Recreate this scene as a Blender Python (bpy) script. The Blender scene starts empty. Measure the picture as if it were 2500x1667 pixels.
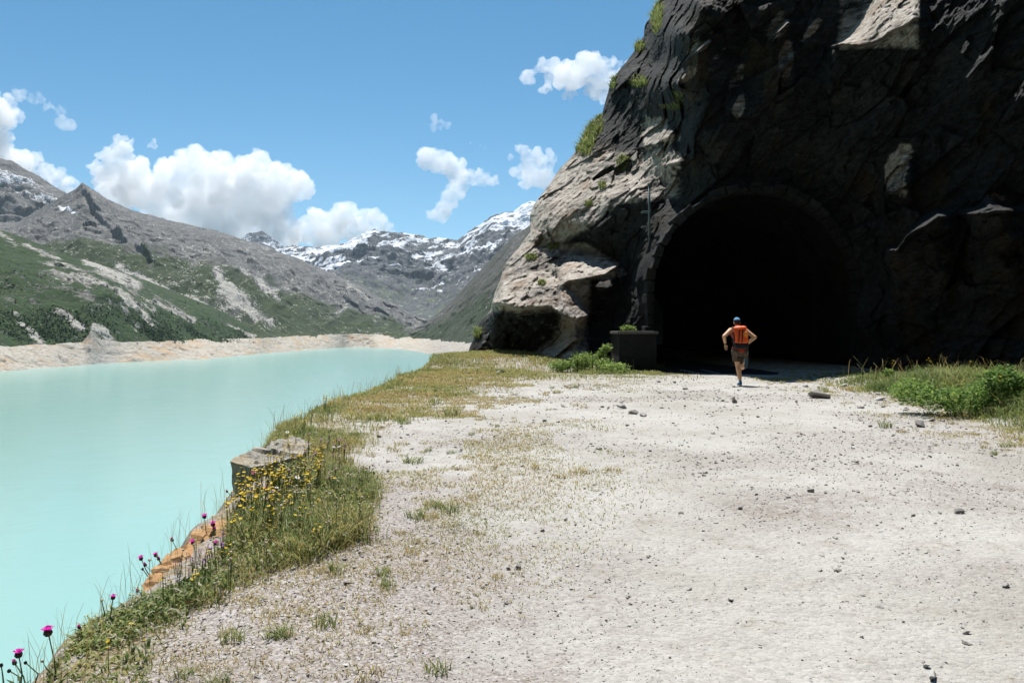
import bpy, bmesh, math, random
import numpy as np
from mathutils import Vector, Matrix
random.seed(7)
rng = np.random.default_rng(11)
scene = bpy.context.scene
COL = scene.collection

# ------------------------------------------------------------------ camera
F, CX, HY = 1944.4, 1250.0, 815.0            # focal length (px of the 2500 px wide photo), centre column, horizon row
CAM_Z = 1.3
cd = bpy.data.cameras.new('camera'); cam = bpy.data.objects.new('camera', cd); COL.objects.link(cam)
cd.sensor_width = 36.0; cd.lens = 36.0*F/2500.0
cd.shift_y = -(833.5-HY)/2500.0
cd.clip_start = 0.05; cd.clip_end = 60000
cam.location = (0, 0, CAM_Z); cam.rotation_euler = (math.radians(90), 0, 0)
scene.camera = cam

# ------------------------------------------------------------------ sun, sky, exposure
SUN_EL, SUN_AZ = math.radians(64), math.radians(-8)      # azimuth from +Y towards +X
SUN = Vector((math.sin(SUN_AZ)*math.cos(SUN_EL), math.cos(SUN_AZ)*math.cos(SUN_EL), math.sin(SUN_EL)))
ld = bpy.data.lights.new('sun', 'SUN'); ld.energy = 5.0; ld.angle = math.radians(0.53); ld.color = (1.0, 0.965, 0.915)
lo = bpy.data.objects.new('sun', ld); COL.objects.link(lo); lo.location = (0, 0, 60)
lo.rotation_euler = SUN.to_track_quat('Z', 'Y').to_euler()
world = bpy.data.worlds.new('World'); scene.world = world; world.use_nodes = True
wn = world.node_tree; wn.nodes.clear()
sky = wn.nodes.new('ShaderNodeTexSky'); sky.sky_type = 'NISHITA'; sky.sun_disc = False
sky.sun_elevation = SUN_EL; sky.sun_rotation = SUN_AZ; sky.altitude = 2200
sky.air_density = 1.0; sky.dust_density = 0.8; sky.ozone_density = 1.6
hsv = wn.nodes.new('ShaderNodeHueSaturation'); hsv.inputs['Hue'].default_value = 0.483; hsv.inputs['Saturation'].default_value = 1.30; hsv.inputs['Value'].default_value = 1.0
bg = wn.nodes.new('ShaderNodeBackground'); bg.inputs['Strength'].default_value = 0.08
wo = wn.nodes.new('ShaderNodeOutputWorld')
wn.links.new(sky.outputs[0], hsv.inputs['Color']); wn.links.new(hsv.outputs[0], bg.inputs['Color']); wn.links.new(bg.outputs[0], wo.inputs['Surface'])
vs = scene.view_settings
vs.view_transform = 'Standard'; vs.look = 'None'; vs.gamma = 1.0; vs.use_curve_mapping = False
vs.exposure = 0.62
scene.render.engine = 'CYCLES'
cy = scene.cycles
cy.max_bounces = 40; cy.diffuse_bounces = 1; cy.glossy_bounces = 2; cy.transmission_bounces = 2; cy.volume_bounces = 36; cy.transparent_max_bounces = 12
cy.use_denoising = True
cy.sample_clamp_indirect = 4.0

# ------------------------------------------------------------------ numpy helpers
def P(px, py, d):
    px, py, d = np.broadcast_arrays(np.asarray(px, float), np.asarray(py, float), np.asarray(d, float))
    return np.stack([(px-CX)/F*d, d, CAM_Z+(HY-py)/F*d], -1)

def h3(ix, iy, iz, seed):
    with np.errstate(over='ignore'):
        h = (ix.astype(np.int64)*374761393 + iy.astype(np.int64)*668265263 + iz.astype(np.int64)*1274126177 + seed*1013904223) & 0xffffffff
        h = ((h ^ (h >> 13))*1274126177) & 0xffffffff
        h = ((h ^ (h >> 16))*2246822519) & 0xffffffff
        h = h ^ (h >> 15)
    return (h & 0xffffff)/16777215.0

def vnoise(p, seed=0):
    i = np.floor(p).astype(np.int64); f = p-i; u = f*f*f*(f*(f*6-15)+10)
    r = 0
    for dx in (0, 1):
        wx = u[..., 0] if dx else 1-u[..., 0]
        for dy in (0, 1):
            wy = u[..., 1] if dy else 1-u[..., 1]
            for dz in (0, 1):
                wz = u[..., 2] if dz else 1-u[..., 2]
                r = r+h3(i[..., 0]+dx, i[..., 1]+dy, i[..., 2]+dz, seed)*wx*wy*wz
    return r*2-1

def fbm(p, octv=4, seed=0, gain=0.5, lac=2.03, ridged=False):
    a, s, t = 1.0, 0.0, 0.0
    q = np.array(p, float)
    for o in range(octv):
        n = vnoise(q, seed+o*17)
        if ridged: n = 1-2*np.abs(n)
        s = s+a*n; t += a; a *= gain; q = q*lac+13.7
    return s/t

def facets(p, seed=0, tilt=1.0):
    """broken-rock relief: every Voronoi cell is a plane of its own tilt and height; also returns distance to the crack"""
    i = np.floor(p).astype(np.int64)
    d1 = np.full(p.shape[:-1], 1e9); d2 = d1.copy(); val = np.zeros(p.shape[:-1])
    for dx in (-1, 0, 1):
        for dy in (-1, 0, 1):
            for dz in (-1, 0, 1):
                c = i+np.array([dx, dy, dz])
                pt = np.stack([c[..., k]+0.1+0.8*h3(c[..., 0], c[..., 1], c[..., 2], seed+k) for k in range(3)], -1)
                v = p-pt; dd = (v*v).sum(-1)
                g = np.stack([h3(c[..., 0], c[..., 1], c[..., 2], seed+5+k)*2-1 for k in range(3)], -1)
                h = (g*v).sum(-1)*tilt+(h3(c[..., 0], c[..., 1], c[..., 2], seed+9)*2-1)*0.7
                near = dd < d1
                d2 = np.where(near, d1, np.minimum(d2, dd)); val = np.where(near, h, val); d1 = np.where(near, dd, d1)
    return val, np.sqrt(d2)-np.sqrt(d1)

def sstep(a, b, x):
    t = np.clip((x-a)/(b-a), 0, 1); return t*t*(3-2*t)

def inpoly(x, y, poly):
    x = np.asarray(x); y = np.asarray(y); r = np.zeros(x.shape, bool); n = len(poly)
    for k in range(n):
        x0, y0 = poly[k]; x1, y1 = poly[(k+1) % n]
        if y0 == y1: continue
        c = ((y0 > y) != (y1 > y)) & (x < (x1-x0)*(y-y0)/(y1-y0)+x0)
        r ^= c
    return r

def raw_mesh(name, verts, faces_flat, sizes, smooth=True, attrs=None):
    me = bpy.data.meshes.new(name)
    verts = np.ascontiguousarray(verts, np.float32); faces_flat = np.ascontiguousarray(faces_flat, np.int32); sizes = np.ascontiguousarray(sizes, np.int32)
    me.vertices.add(len(verts)); me.vertices.foreach_set('co', verts.ravel())
    me.loops.add(len(faces_flat)); me.loops.foreach_set('vertex_index', faces_flat)
    me.polygons.add(len(sizes))
    st = np.concatenate([[0], np.cumsum(sizes)[:-1]]).astype(np.int32)
    me.polygons.foreach_set('loop_start', st)
    me.update(calc_edges=True); me.validate()
    me.polygons.foreach_set('use_smooth', np.full(len(me.polygons), smooth))
    for k, a in (attrs or {}).items():
        at = me.attributes.new(k, 'FLOAT', 'POINT'); at.data.foreach_set('value', np.ascontiguousarray(a, np.float32).ravel())
    return me

def grid_mesh(name, V, keep=None, smooth=True, attrs=None, flip=False):
    nr, nc = V.shape[:2]
    idx = np.arange(nr*nc).reshape(nr, nc)
    q = np.stack([idx[:-1, :-1], idx[:-1, 1:], idx[1:, 1:], idx[1:, :-1]], -1)
    if flip: q = q[..., ::-1]
    q = q.reshape(-1, 4) if keep is None else q[keep]
    return raw_mesh(name, V.reshape(-1, 3), q.ravel(), np.full(len(q), 4), smooth, attrs)

def obj(name, me, mat=None, parent=None):
    o = bpy.data.objects.new(name, me); COL.objects.link(o)
    if mat:
        for m in (mat if isinstance(mat, (list, tuple)) else [mat]): me.materials.append(m)
    if parent: o.parent = parent
    return o

def tag(o, label=None, cat=None, group=None, kind=None):
    if label: o['label'] = label
    if cat: o['category'] = cat
    if group: o['group'] = group
    if kind: o['kind'] = kind
    return o

def empty(name, loc=(0, 0, 0), rz=0):
    o = bpy.data.objects.new(name, None); COL.objects.link(o); o.location = loc; o.rotation_euler = (0, 0, rz); o.empty_display_size = 0.2
    return o

# ------------------------------------------------------------------ material helpers
class NT:
    def __init__(s, name):
        s.m = bpy.data.materials.new(name); s.m.use_nodes = True; s.t = s.m.node_tree
        s.b = s.t.nodes['Principled BSDF']; s.b.inputs['Roughness'].default_value = 0.9; s.b.inputs['Specular IOR Level'].default_value = 0.2
    def n(s, typ, **kw):
        n = s.t.nodes.new(typ)
        for k, v in kw.items():
            if k in n.inputs: n.inputs[k].default_value = v
            else: setattr(n, k, v)
        return n
    def l(s, a, b): s.t.links.new(a, b)
    def pos(s):
        if not hasattr(s, 'g'): s.g = s.n('ShaderNodeNewGeometry')
        return s.g.outputs['Position']
    def noise(s, scale, detail=6, rough=0.55, vec=None, stretch=None, rot=None, dist=0.0):
        v = vec or s.pos()
        if stretch or rot:
            mp = s.n('ShaderNodeMapping')
            if rot: mp.inputs['Rotation'].default_value = rot
            if stretch: mp.inputs['Scale'].default_value = stretch
            s.l(v, mp.inputs['Vector']); v = mp.outputs[0]
        t = s.n('ShaderNodeTexNoise'); t.inputs['Scale'].default_value = scale; t.inputs['Detail'].default_value = detail
        t.inputs['Roughness'].default_value = rough; t.inputs['Distortion'].default_value = dist
        s.l(v, t.inputs['Vector']); return t.outputs['Fac']
    def voro(s, scale, out='Distance', feature='F1', vec=None):
        t = s.n('ShaderNodeTexVoronoi', feature=feature); t.inputs['Scale'].default_value = scale
        s.l(vec or s.pos(), t.inputs['Vector']); return t.outputs[out]
    def attr(s, name):
        a = s.n('ShaderNodeAttribute'); a.attribute_name = name; return a.outputs['Fac']
    def ramp(s, fac, stops):
        r = s.n('ShaderNodeValToRGB'); e = r.color_ramp.elements
        while len(e) < len(stops): e.new(0.5)
        for k, (p, c) in enumerate(stops):
            e[k].position = p; e[k].color = (*c, 1) if not isinstance(c, (int, float)) else (c, c, c, 1)
        s.l(fac, r.inputs['Fac']); return r.outputs['Color']
    def math(s, op, a, b=None, c=None, clamp=False):
        m = s.n('ShaderNodeMath', operation=op, use_clamp=clamp)
        for k, v in enumerate((a, b, c)):
            if v is None: continue
            if isinstance(v, (int, float)): m.inputs[k].default_value = v
            else: s.l(v, m.inputs[k])
        return m.outputs[0]
    def mix(s, fac, a, b, mode='MIX'):
        m = s.n('ShaderNodeMix', data_type='RGBA', blend_type=mode, clamp_factor=True)
        for k, v in ((0, fac), (6, a), (7, b)):
            if isinstance(v, (int, float)): m.inputs[k].default_value = v
            elif isinstance(v, tuple): m.inputs[k].default_value = (*v, 1)
            else: s.l(v, m.inputs[k])
        return m.outputs[2]
    def bump(s, h, strength=0.5, dist=0.05, prev=None):
        b = s.n('ShaderNodeBump'); b.inputs['Strength'].default_value = strength; b.inputs['Distance'].default_value = dist
        s.l(h, b.inputs['Height'])
        if prev: s.l(prev, b.inputs['Normal'])
        return b.outputs[0]
    def fin(s, col=None, nor=None, rough=None):
        if col is not None:
            if isinstance(col, tuple): s.b.inputs['Base Color'].default_value = (*col, 1)
            else: s.l(col, s.b.inputs['Base Color'])
        if nor is not None: s.l(nor, s.b.inputs['Normal'])
        if rough is not None: s.b.inputs['Roughness'].default_value = rough
        return s.m

def flat(name, col, rough=0.8, var=0.15, scale=30, spec=0.2):
    t = NT(name); n = t.noise(scale, 4)
    c = t.ramp(n, [(0.3, tuple(x*(1-var) for x in col)), (0.7, tuple(min(1, x*(1+var)) for x in col))])
    t.b.inputs['Specular IOR Level'].default_value = spec
    return t.fin(c, None, rough)
# ------------------------------------------------------------------ materials of the setting
def rock_material(name, dark, mid, pale, rust, scale=1.0, strata=True, bump=0.09):
    t = NT(name)
    rot = (0.2, math.radians(52), 0.1) if strata else (0, 0, 0)
    n1 = t.noise(0.55*scale, 8, 0.62, stretch=(0.55, 1, 1.6), rot=rot)
    n2 = t.noise(3.0*scale, 8, 0.65, stretch=(0.45, 1, 2.2), rot=rot)
    n3 = t.noise(14*scale, 6, 0.7)
    c = t.ramp(n1, [(0.30, dark), (0.5, mid), (0.68, pale)])
    c2 = t.ramp(n2, [(0.32, dark), (0.52, mid), (0.66, pale)])
    c = t.mix(0.5, c, c2)
    sp = t.ramp(n3, [(0.36, 0.55), (0.5, 1.0), (0.66, 1.35)])
    c = t.mix(0.8, c, sp, 'MULTIPLY')
    r = t.noise(0.8*scale, 6, 0.6, stretch=(1, 1, 0.5)); rm = t.ramp(r, [(0.53, 0.0), (0.66, 1.0)])
    c = t.mix(t.math('MULTIPLY', rm, 0.55), c, rust)
    lich = t.ramp(t.noise(1.7*scale, 8, 0.7), [(0.58, 0.0), (0.66, 1.0)])
    c = t.mix(t.math('MULTIPLY', lich, 0.35), c, tuple(1.15*a for a in pale))
    w = t.ramp(t.math('ADD', t.attr('pale_and_sunlit'), t.math('MULTIPLY', t.math('SUBTRACT', n2, 0.5), 0.9)), [(0.3, 0.0), (0.75, 1.0)])  # paler rock tone, partly standing in for sunlight on the cliff ledges
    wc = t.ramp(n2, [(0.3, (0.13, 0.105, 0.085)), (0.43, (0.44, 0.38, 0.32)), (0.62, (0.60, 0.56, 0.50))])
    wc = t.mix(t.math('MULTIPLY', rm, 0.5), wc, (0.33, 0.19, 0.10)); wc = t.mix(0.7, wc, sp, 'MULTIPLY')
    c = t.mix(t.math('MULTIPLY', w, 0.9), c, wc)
    cr = t.noise(5*scale, 10, 0.72, stretch=(0.35, 1, 2.6), rot=rot)
    nb = t.bump(cr, 1.0, bump/scale)
    nb = t.bump(n3, 0.7, bump*0.35/scale, nb)
    return t.fin(c, nb, 0.85)
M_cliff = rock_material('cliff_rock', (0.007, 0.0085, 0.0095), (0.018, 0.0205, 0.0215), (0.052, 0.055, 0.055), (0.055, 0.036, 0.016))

def mountain_material(name, rock_a, rock_b, rock_c, green_a, green_b, scale, snow=False):
    t = NT(name)
    n1 = t.noise(0.010*scale, 8, 0.65); n2 = t.noise(0.05*scale, 8, 0.7); n3 = t.noise(0.21*scale, 5, 0.7)
    c = t.ramp(n2, [(0.33, rock_a), (0.5, rock_b), (0.66, rock_c)])
    c = t.mix(0.55, c, t.ramp(n3, [(0.40, rock_a), (0.5, rock_b), (0.58, rock_c)]))
    g = t.ramp(n2, [(0.35, green_a), (0.65, green_b)])
    g = t.mix(0.6, g, t.ramp(n3, [(0.35, 0.5), (0.5, 1.0), (0.7, 1.5)]), 'MULTIPLY')
    gf = t.math('ADD', t.attr('green'), t.math('MULTIPLY', t.math('ADD', t.math('SUBTRACT', n2, 0.5), t.math('MULTIPLY', t.math('SUBTRACT', n3, 0.5), 1.0)), 2.2))
    c = t.mix(t.ramp(gf, [(0.42, 0.0), (0.58, 1.0)]), c, g)
    sf = t.math('ADD', t.attr('pale'), t.math('MULTIPLY', t.math('ADD', t.math('SUBTRACT', n2, 0.5), t.math('SUBTRACT', n3, 0.5)), 1.9))
    c = t.mix(t.ramp(sf, [(0.45, 0.0), (0.58, 1.0)]), c, t.ramp(n3, [(0.35, (0.25, 0.235, 0.205)), (0.65, (0.46, 0.44, 0.40))]))
    if snow:
        nf = t.math('ADD', t.attr('snow'), t.math('MULTIPLY', t.math('ADD', t.math('SUBTRACT', n2, 0.5), t.math('SUBTRACT', n3, 0.5)), 0.9))
        c = t.mix(t.ramp(nf, [(0.47, 0.0), (0.53, 1.0)]), c, (0.72, 0.74, 0.77))
    nb = t.bump(n2, 1.0, 5.0/scale); nb = t.bump(n3, 0.8, 1.6/scale, nb)
    return t.fin(c, nb, 0.95)
G1, G2 = (0.010, 0.026, 0.008), (0.045, 0.07, 0.020)
M_spur = mountain_material('spur_ground', (0.10, 0.095, 0.085), (0.2, 0.19, 0.17), (0.36, 0.34, 0.30), G1, (0.036, 0.068, 0.017), 1.3)
M_main = mountain_material('mountain_ground', (0.045, 0.046, 0.048), (0.115, 0.113, 0.110), (0.23, 0.222, 0.21), (0.016, 0.030, 0.009), (0.046, 0.064, 0.020), 1.0, True)
M_snowy = mountain_material('snowy_ground', (0.028, 0.032, 0.04), (0.08, 0.086, 0.096), (0.17, 0.172, 0.178), (0.04, 0.06, 0.03), (0.09, 0.11, 0.05), 0.5, True)
M_right = mountain_material('right_slope_ground', (0.035, 0.036, 0.034), (0.085, 0.083, 0.074), (0.16, 0.152, 0.137), (0.012, 0.026, 0.010), (0.035, 0.053, 0.018), 1.2)

# ------------------------------------------------------------------ water
WZ = -28.7
def water():
    t = NT('glacial_water')
    t.b.inputs['IOR'].default_value = 1.33; t.b.inputs['Specular IOR Level'].default_value = 0.5
    n = t.noise(0.006, 4, 0.5, stretch=(1, 0.35, 1))
    c = t.ramp(n, [(0.35, (0.215, 0.40, 0.355)), (0.65, (0.255, 0.415, 0.38))])
    w = t.noise(0.9, 5, 0.6, stretch=(1, 1.6, 1)); w2 = t.noise(0.12, 3, 0.5)
    nb = t.bump(w, 0.25, 0.10); nb = t.bump(w2, 0.2, 0.5, nb)
    m = t.fin(c, nb, 0.18)
    X = np.linspace(-900, 500, 30); Y = np.linspace(-80, 2500, 60)
    V = np.stack(np.meshgrid(X, Y, indexing='xy')+[np.full((60, 30), WZ)], -1)
    o = obj('lake_water', grid_mesh('lake_water', V), m); tag(o, 'milky turquoise mountain reservoir filling the valley below the road', kind='structure')
water()

# ------------------------------------------------------------------ mountains: lofts from the shore up to the skyline
def loft(rows, px0, px1, nu, nv, dpow=1.0, back=True):
    """rows: polylines [(px, py, distance)] from bottom to top; returns grid V and u, v (v 0..1 base to ridge)"""
    px = np.linspace(px0, px1, nu)
    R = []
    for r in rows:
        r = np.array(r, float); R.append(np.stack([np.interp(px, r[:, 0], r[:, 1]), np.interp(px, r[:, 0], r[:, 2])], -1))
    R = np.array(R); k = len(rows)
    v = np.linspace(0, 1, nv); f = v*(k-1); i = np.minimum(f.astype(int), k-2); w = (f-i)[:, None]
    py = R[i, :, 0]*(1-w)+R[i+1, :, 0]*w; d = R[i, :, 1]*(1-w)+R[i+1, :, 1]*w
    PX = np.broadcast_to(px, py.shape)
    V = P(PX, py, d)
    return V, PX, py, np.broadcast_to(v[:, None], py.shape)

def add_back(V, drop, run, n=6):
    rows = [V]
    for k in range(1, n+1):
        L = V[-1].copy(); L[:, 1] += run*k/n; L[:, 2] -= drop*(k/n)**1.2; L[:, 0] *= (L[:, 1]/V[-1][:, 1]); rows.append(L[None])
    return np.concatenate(rows, 0)

def padrow(a, n=6): return np.concatenate([a]+[a[-1:]]*n, 0)

def mountain(name, rows, px0, px1, nu, nv, mat, noise, masks, label, drop=150, run=500):
    V, PX, PY, v = loft(rows, px0, px1, nu, nv)
    V = V+noise(V, PX, PY, v)
    A = masks(V, PX, PY, v)
    V = add_back(V, drop, run); A = {k: padrow(a) for k, a in A.items()}
    o = obj(name, grid_mesh(name, V, attrs=A), mat); tag(o, label, kind='structure'); SURF[name, px0] = (V[:nv], PX, PY, v, {k: a[:nv] for k, a in A.items()}); return o
SURF = {}

def nz(V, h):
    r = np.zeros_like(V); r[..., 2] = h; r[..., 1] = -0.5*h; return r

# shore line and the top of the bare band (also the foot of the slopes)
S_WL = np.array([(-500, 955), (-100, 915), (0, 907), (130, 897), (255, 887), (380, 881), (505, 876), (600, 867), (707, 858), (780, 852), (840, 848.5), (900, 848), (984, 853), (1040, 862), (1090, 874), (1130, 888), (1250, 930), (1500, 1000), (1750, 1060)], float)
S_TX = [-500, -100, 0, 120, 200, 228, 250, 300, 404, 520, 638, 771, 860, 973, 1040, 1143, 1250, 1500, 1750]
S_TY = [860, 852, 848, 846, 838, 812, 832, 839, 836, 831, 828, 820, 817, 820, 825, 833, 845, 860, 875]
S_DX = [-500, -100, 0, 213, 404, 638, 771, 860, 973, 1040, 1143, 1250, 1500, 1750]
S_DT = [575, 655, 690, 820, 950, 1265, 1660, 1800, 1860, 1680, 1270, 970, 720, 520]
def shore_pts(px):
    px = np.asarray(px, float); dw = (CAM_Z-WZ)*F/(S_WL[:, 1]-HY)
    A0 = P(px, np.interp(px, S_WL[:, 0], S_WL[:, 1]), np.interp(px, S_WL[:, 0], dw)); A1 = P(px, np.interp(px, S_TX, S_TY), np.interp(px, S_DX, S_DT))
    return A0, A1
def foot(px, v=0.8, sink=3.0):
    A0, A1 = shore_pts(px); Q = A0*(1-v)+A1*v; Q[:, 2] -= sink; d = Q[:, 1]
    return [(float(x), float(HY+(CAM_Z-z)/dd*F), float(dd)) for x, z, dd in zip(px, Q[:, 2], d)]

# far bluish peak
mountain('far_peak', [[(480, 660, 7000), (800, 660, 7000)], [(480, 640, 7400), (590, 584, 7400), (611, 571, 7400), (640, 567, 7400), (660, 580, 7400), (700, 612, 7400), (800, 650, 7400)]],
         520, 780, 90, 50, M_snowy,
         lambda V, PX, PY, v: nz(V, 45*fbm(V/260, 5, 3, ridged=True)*np.minimum(1, 0.3+v*(1.1-v)*2)),
         lambda V, PX, PY, v: {'green': 0*v, 'pale': 0*v, 'snow': 0.22+0.25*(v > 0.7)+0.3*fbm(V/180, 4, 8)*1.0},
         'small bluish far peak between the grey ridge and the snowy range')

# snowy range closing the valley
ridgeD = [(560, 640, 5400), (702, 611, 5400), (745, 608, 5400), (824, 604, 5400), (877, 582, 5300), (915, 562, 5200), (957, 576, 5200), (1010, 580, 5300), (1063, 590, 5300), (1117, 592, 5300), (1160, 563, 5200), (1207, 533, 5100), (1253, 526, 5100), (1272, 509, 5000), (1310, 500, 5000), (1400, 480, 5000)]
midD2 = [(560, 680, 4600), (800, 645, 4600), (900, 625, 4500), (1000, 632, 4500), (1117, 645, 4400), (1200, 600, 4500), (1300, 570, 4500), (1400, 560, 4400)]
midD = [(560, 740, 3500), (800, 690, 3600), (900, 680, 3700), (1000, 705, 3800), (1060, 715, 3700), (1150, 690, 3500), (1300, 640, 3400), (1400, 640, 3300)]
baseD = [(560, 840, 2300), (900, 790, 2500), (1000, 800, 2450), (1060, 800, 2400), (1150, 790, 2300), (1400, 790, 2300)]
def noiseD(V, PX, PY, v):
    env = np.minimum(1, 0.25+2.2*v*(1.06-v)*1.4)
    q = V/np.array([420., 420., 420.])
    h = 62*fbm(q, 6, 21, ridged=True)+34*fbm(V/np.array([90., 160., 60.]), 5, 4, ridged=True)
    f, c = facets(V/np.array([150., 150., 110.]), 5); h = h+11*f
    return nz(V, h*env*np.clip(v*2.2, 0.1, 1))
def maskD(V, PX, PY, v):
    q = np.stack([V[..., 0]+1.4*V[..., 2], V[..., 1], V[..., 2]-0.5*V[..., 0]], -1)
    n = 0.8*fbm(V/np.array([260., 300., 110.]), 4, 31)+1.0*fbm(q/np.array([130., 200., 34.]), 4, 37)+0.6*fbm(q/np.array([60., 100., 15.]), 3, 39)
    dz = np.gradient(V[..., 2], axis=0)/(np.abs(np.gradient(V[..., 1], axis=0))+8)
    sn = 0.15+0.28*sstep(0.28, 0.75, v)+0.85*n-0.16*np.clip(dz-0.45, -0.3, 1.2)
    sn += 0.30*sstep(1180, 1230, PX)*sstep(0.62, 0.82, v)
    sn += 0.3*np.exp(-((PX-890)/30)**2-((PY-600)/16)**2)
    sn = sn-0.30*sstep(0.42, 0.25, v)
    dk = sstep(0.2, 0.5, np.exp(-((PX-960)/110)**2-((PY-660)/28)**2))
    return {'snow': sn-0.4*dk, 'green': 0.42*(1-sstep(0.15, 0.5, v))+0.2*fbm(V/200, 3, 3), 'pale': 0.15+0.2*fbm(V/100, 3, 9)}
mountain('snowy_range', [baseD, midD, midD2, ridgeD], 560, 1400, 520, 300, M_snowy, noiseD, maskD, 'snow streaked rocky range closing the far end of the valley', drop=500, run=900)

# leftmost grey peak
mountain('rocky_peak', [[(-400, 640, 2700), (330, 640, 2700)], [(-400, 440, 3500), (-120, 412, 3500), (0, 394, 3500), (32, 398, 3500), (85, 424, 3500), (165, 475, 3450), (230, 520, 3400), (330, 600, 3300)]],
         -400, 330, 220, 120, M_main,
         lambda V, PX, PY, v: nz(V, (60*fbm(V/230, 6, 41, ridged=True)+14*facets(V/70, 3)[0])*np.minimum(1, 0.22+3*v*(1.02-v))),
         lambda V, PX, PY, v: {'green': 0.05+0*v, 'pale': 0.12+0.25*fbm(V/90, 4, 9), 'snow': 0.17+0.34*fbm(V/np.array([160., 160., 50.]), 4, 43)+0.25*sstep(0.45, 0.75, v)*(1-sstep(0.8, 0.95, v))},
         'grey leftmost peak with scattered snow patches', drop=400, run=900)

# main left mountain with the pointed summit
ridgeB = [(-400, 560, 2900), (-120, 545, 2800), (40, 545, 2700), (120, 500, 2620), (165, 474, 2600), (185, 460, 2600), (202, 447, 2600), (215, 455, 2600), (229, 464, 2600), (262, 486, 2600), (319, 515, 2600), (399, 536, 2600), (532, 567, 2600), (638, 600, 2600), (718, 627, 2600), (798, 664, 2600), (877, 697, 2550), (946, 738, 2500), (1000, 764, 2400), (1060, 790, 2350)]
mid2B = [(-400, 640, 2300), (0, 600, 2200), (120, 580, 2200), (202, 560, 2180), (319, 585, 2150), (532, 635, 2100), (718, 690, 2150), (877, 740, 2200), (946, 765, 2250), (1060, 798, 2250)]
midB = [(-400, 700, 1800), (0, 670, 1800), (202, 640, 1780), (319, 665, 1750), (532, 715, 1650), (718, 755, 1800), (877, 782, 2000), (946, 792, 2100), (1060, 808, 2150)]
baseB = [(-400, 840, 1350), (600, 834, 1350)]+foot(np.linspace(640, 1060, 40))
SUMX = np.array([[0, 200], [0.06, 212], [0.2, 240], [0.32, 285], [0.45, 345], [0.6, 390]], float)
def noiseB(V, PX, PY, v):
    env = np.minimum(1, 0.12+3.4*v*(1.02-v))
    q = np.stack([(V[..., 0]+0.35*V[..., 2])/55, V[..., 2]/260, V[..., 1]/300], -1)
    h = 22*fbm(q, 5, 51, ridged=True)+20*fbm(V/170, 5, 57)
    rocky = sstep(0.45, 0.75, v)*(1-sstep(300, 520, PX)*0.6)+0.35*sstep(600, 800, PX)*sstep(0.3, 0.6, v)
    f, c = facets(V/np.array([38., 60., 38.]), 15); h = h+(2.5+6*rocky)*f
    c = np.interp(1-v, SUMX[:, 0], SUMX[:, 1])                 # the broken face under the summit ridge
    s = PX-c+9*fbm(V/60, 4, 88); up = 1-v
    step = np.where(s < 0, np.exp(s/34.0), np.exp(-s/60.0))*sstep(0.66, 0.5, up)
    edge = sstep(-14, 2, s)
    h2 = h*env+(step*(edge-0.35)*30*np.clip(0.75+1.3*fbm(V/75, 4, 89), 0.1, 1.6))*np.minimum(1, 0.25+up*9)
    cl = np.exp(-((PX-810)/70)**2-((PY-700-(PX-810)*0.5)/16)**2)   # dark crags on the right part of the slope
    h2 += 12*cl*facets(V/np.array([45., 60., 30.]), 75)[0]
    return nz(V, h2)
def maskB(V, PX, PY, v):
    n = fbm(V/120, 5, 61); st = fbm(np.stack([(V[..., 0]+0.75*V[..., 2])/26, V[..., 2]/240, V[..., 1]/400], -1), 4, 63)
    g = 0.95-1.18*sstep(0.42, 0.70, v+0.10*n)+0.25*n-0.24*sstep(520, 760, PX)*sstep(0.1, 0.4, v)-0.30*sstep(0.1, 0.5, st)
    g = g+0.30*sstep(330, 520, PX)*(1-sstep(640, 800, PX))*sstep(0.5, 0.6, v)*(1-sstep(0.93, 1, v))
    pale = 0.18+0.42*st*sstep(0.1, 0.3, v)*sstep(250, 500, PX)+0.1*n
    def streak(x0, y0, x1, y1, w):
        t = np.clip(((PX-x0)*(x1-x0)+(PY-y0)*(y1-y0))/((x1-x0)**2+(y1-y0)**2), 0, 1)
        dx, dy = PX-(x0+t*(x1-x0)), PY-(y0+t*(y1-y0)); return np.exp(-(dx*dx+dy*dy)/(w*w))
    for s in ((530, 685, 575, 735, 9), (575, 735, 660, 785, 13), (600, 675, 640, 705, 9), (290, 660, 400, 715, 8), (400, 715, 520, 760, 5), (640, 700, 680, 740, 7), (850, 700, 900, 735, 8)):
        pale = pale+0.5*streak(*s); g = g-0.5*streak(*s)
    sn = 0.1+0*v+0.45*streak(125, 505, 165, 512, 6)+0.45*streak(150, 517, 190, 519, 5)+0.2*n
    return {'green': g, 'pale': pale, 'snow': sn}
mountain('mountain_ridge', [baseB, midB, mid2B, ridgeB], -400, 1060, 620, 300, M_main, noiseB, maskB, 'long grey and green mountain ridge with a dark pointed summit at its left', drop=300, run=800)

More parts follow.
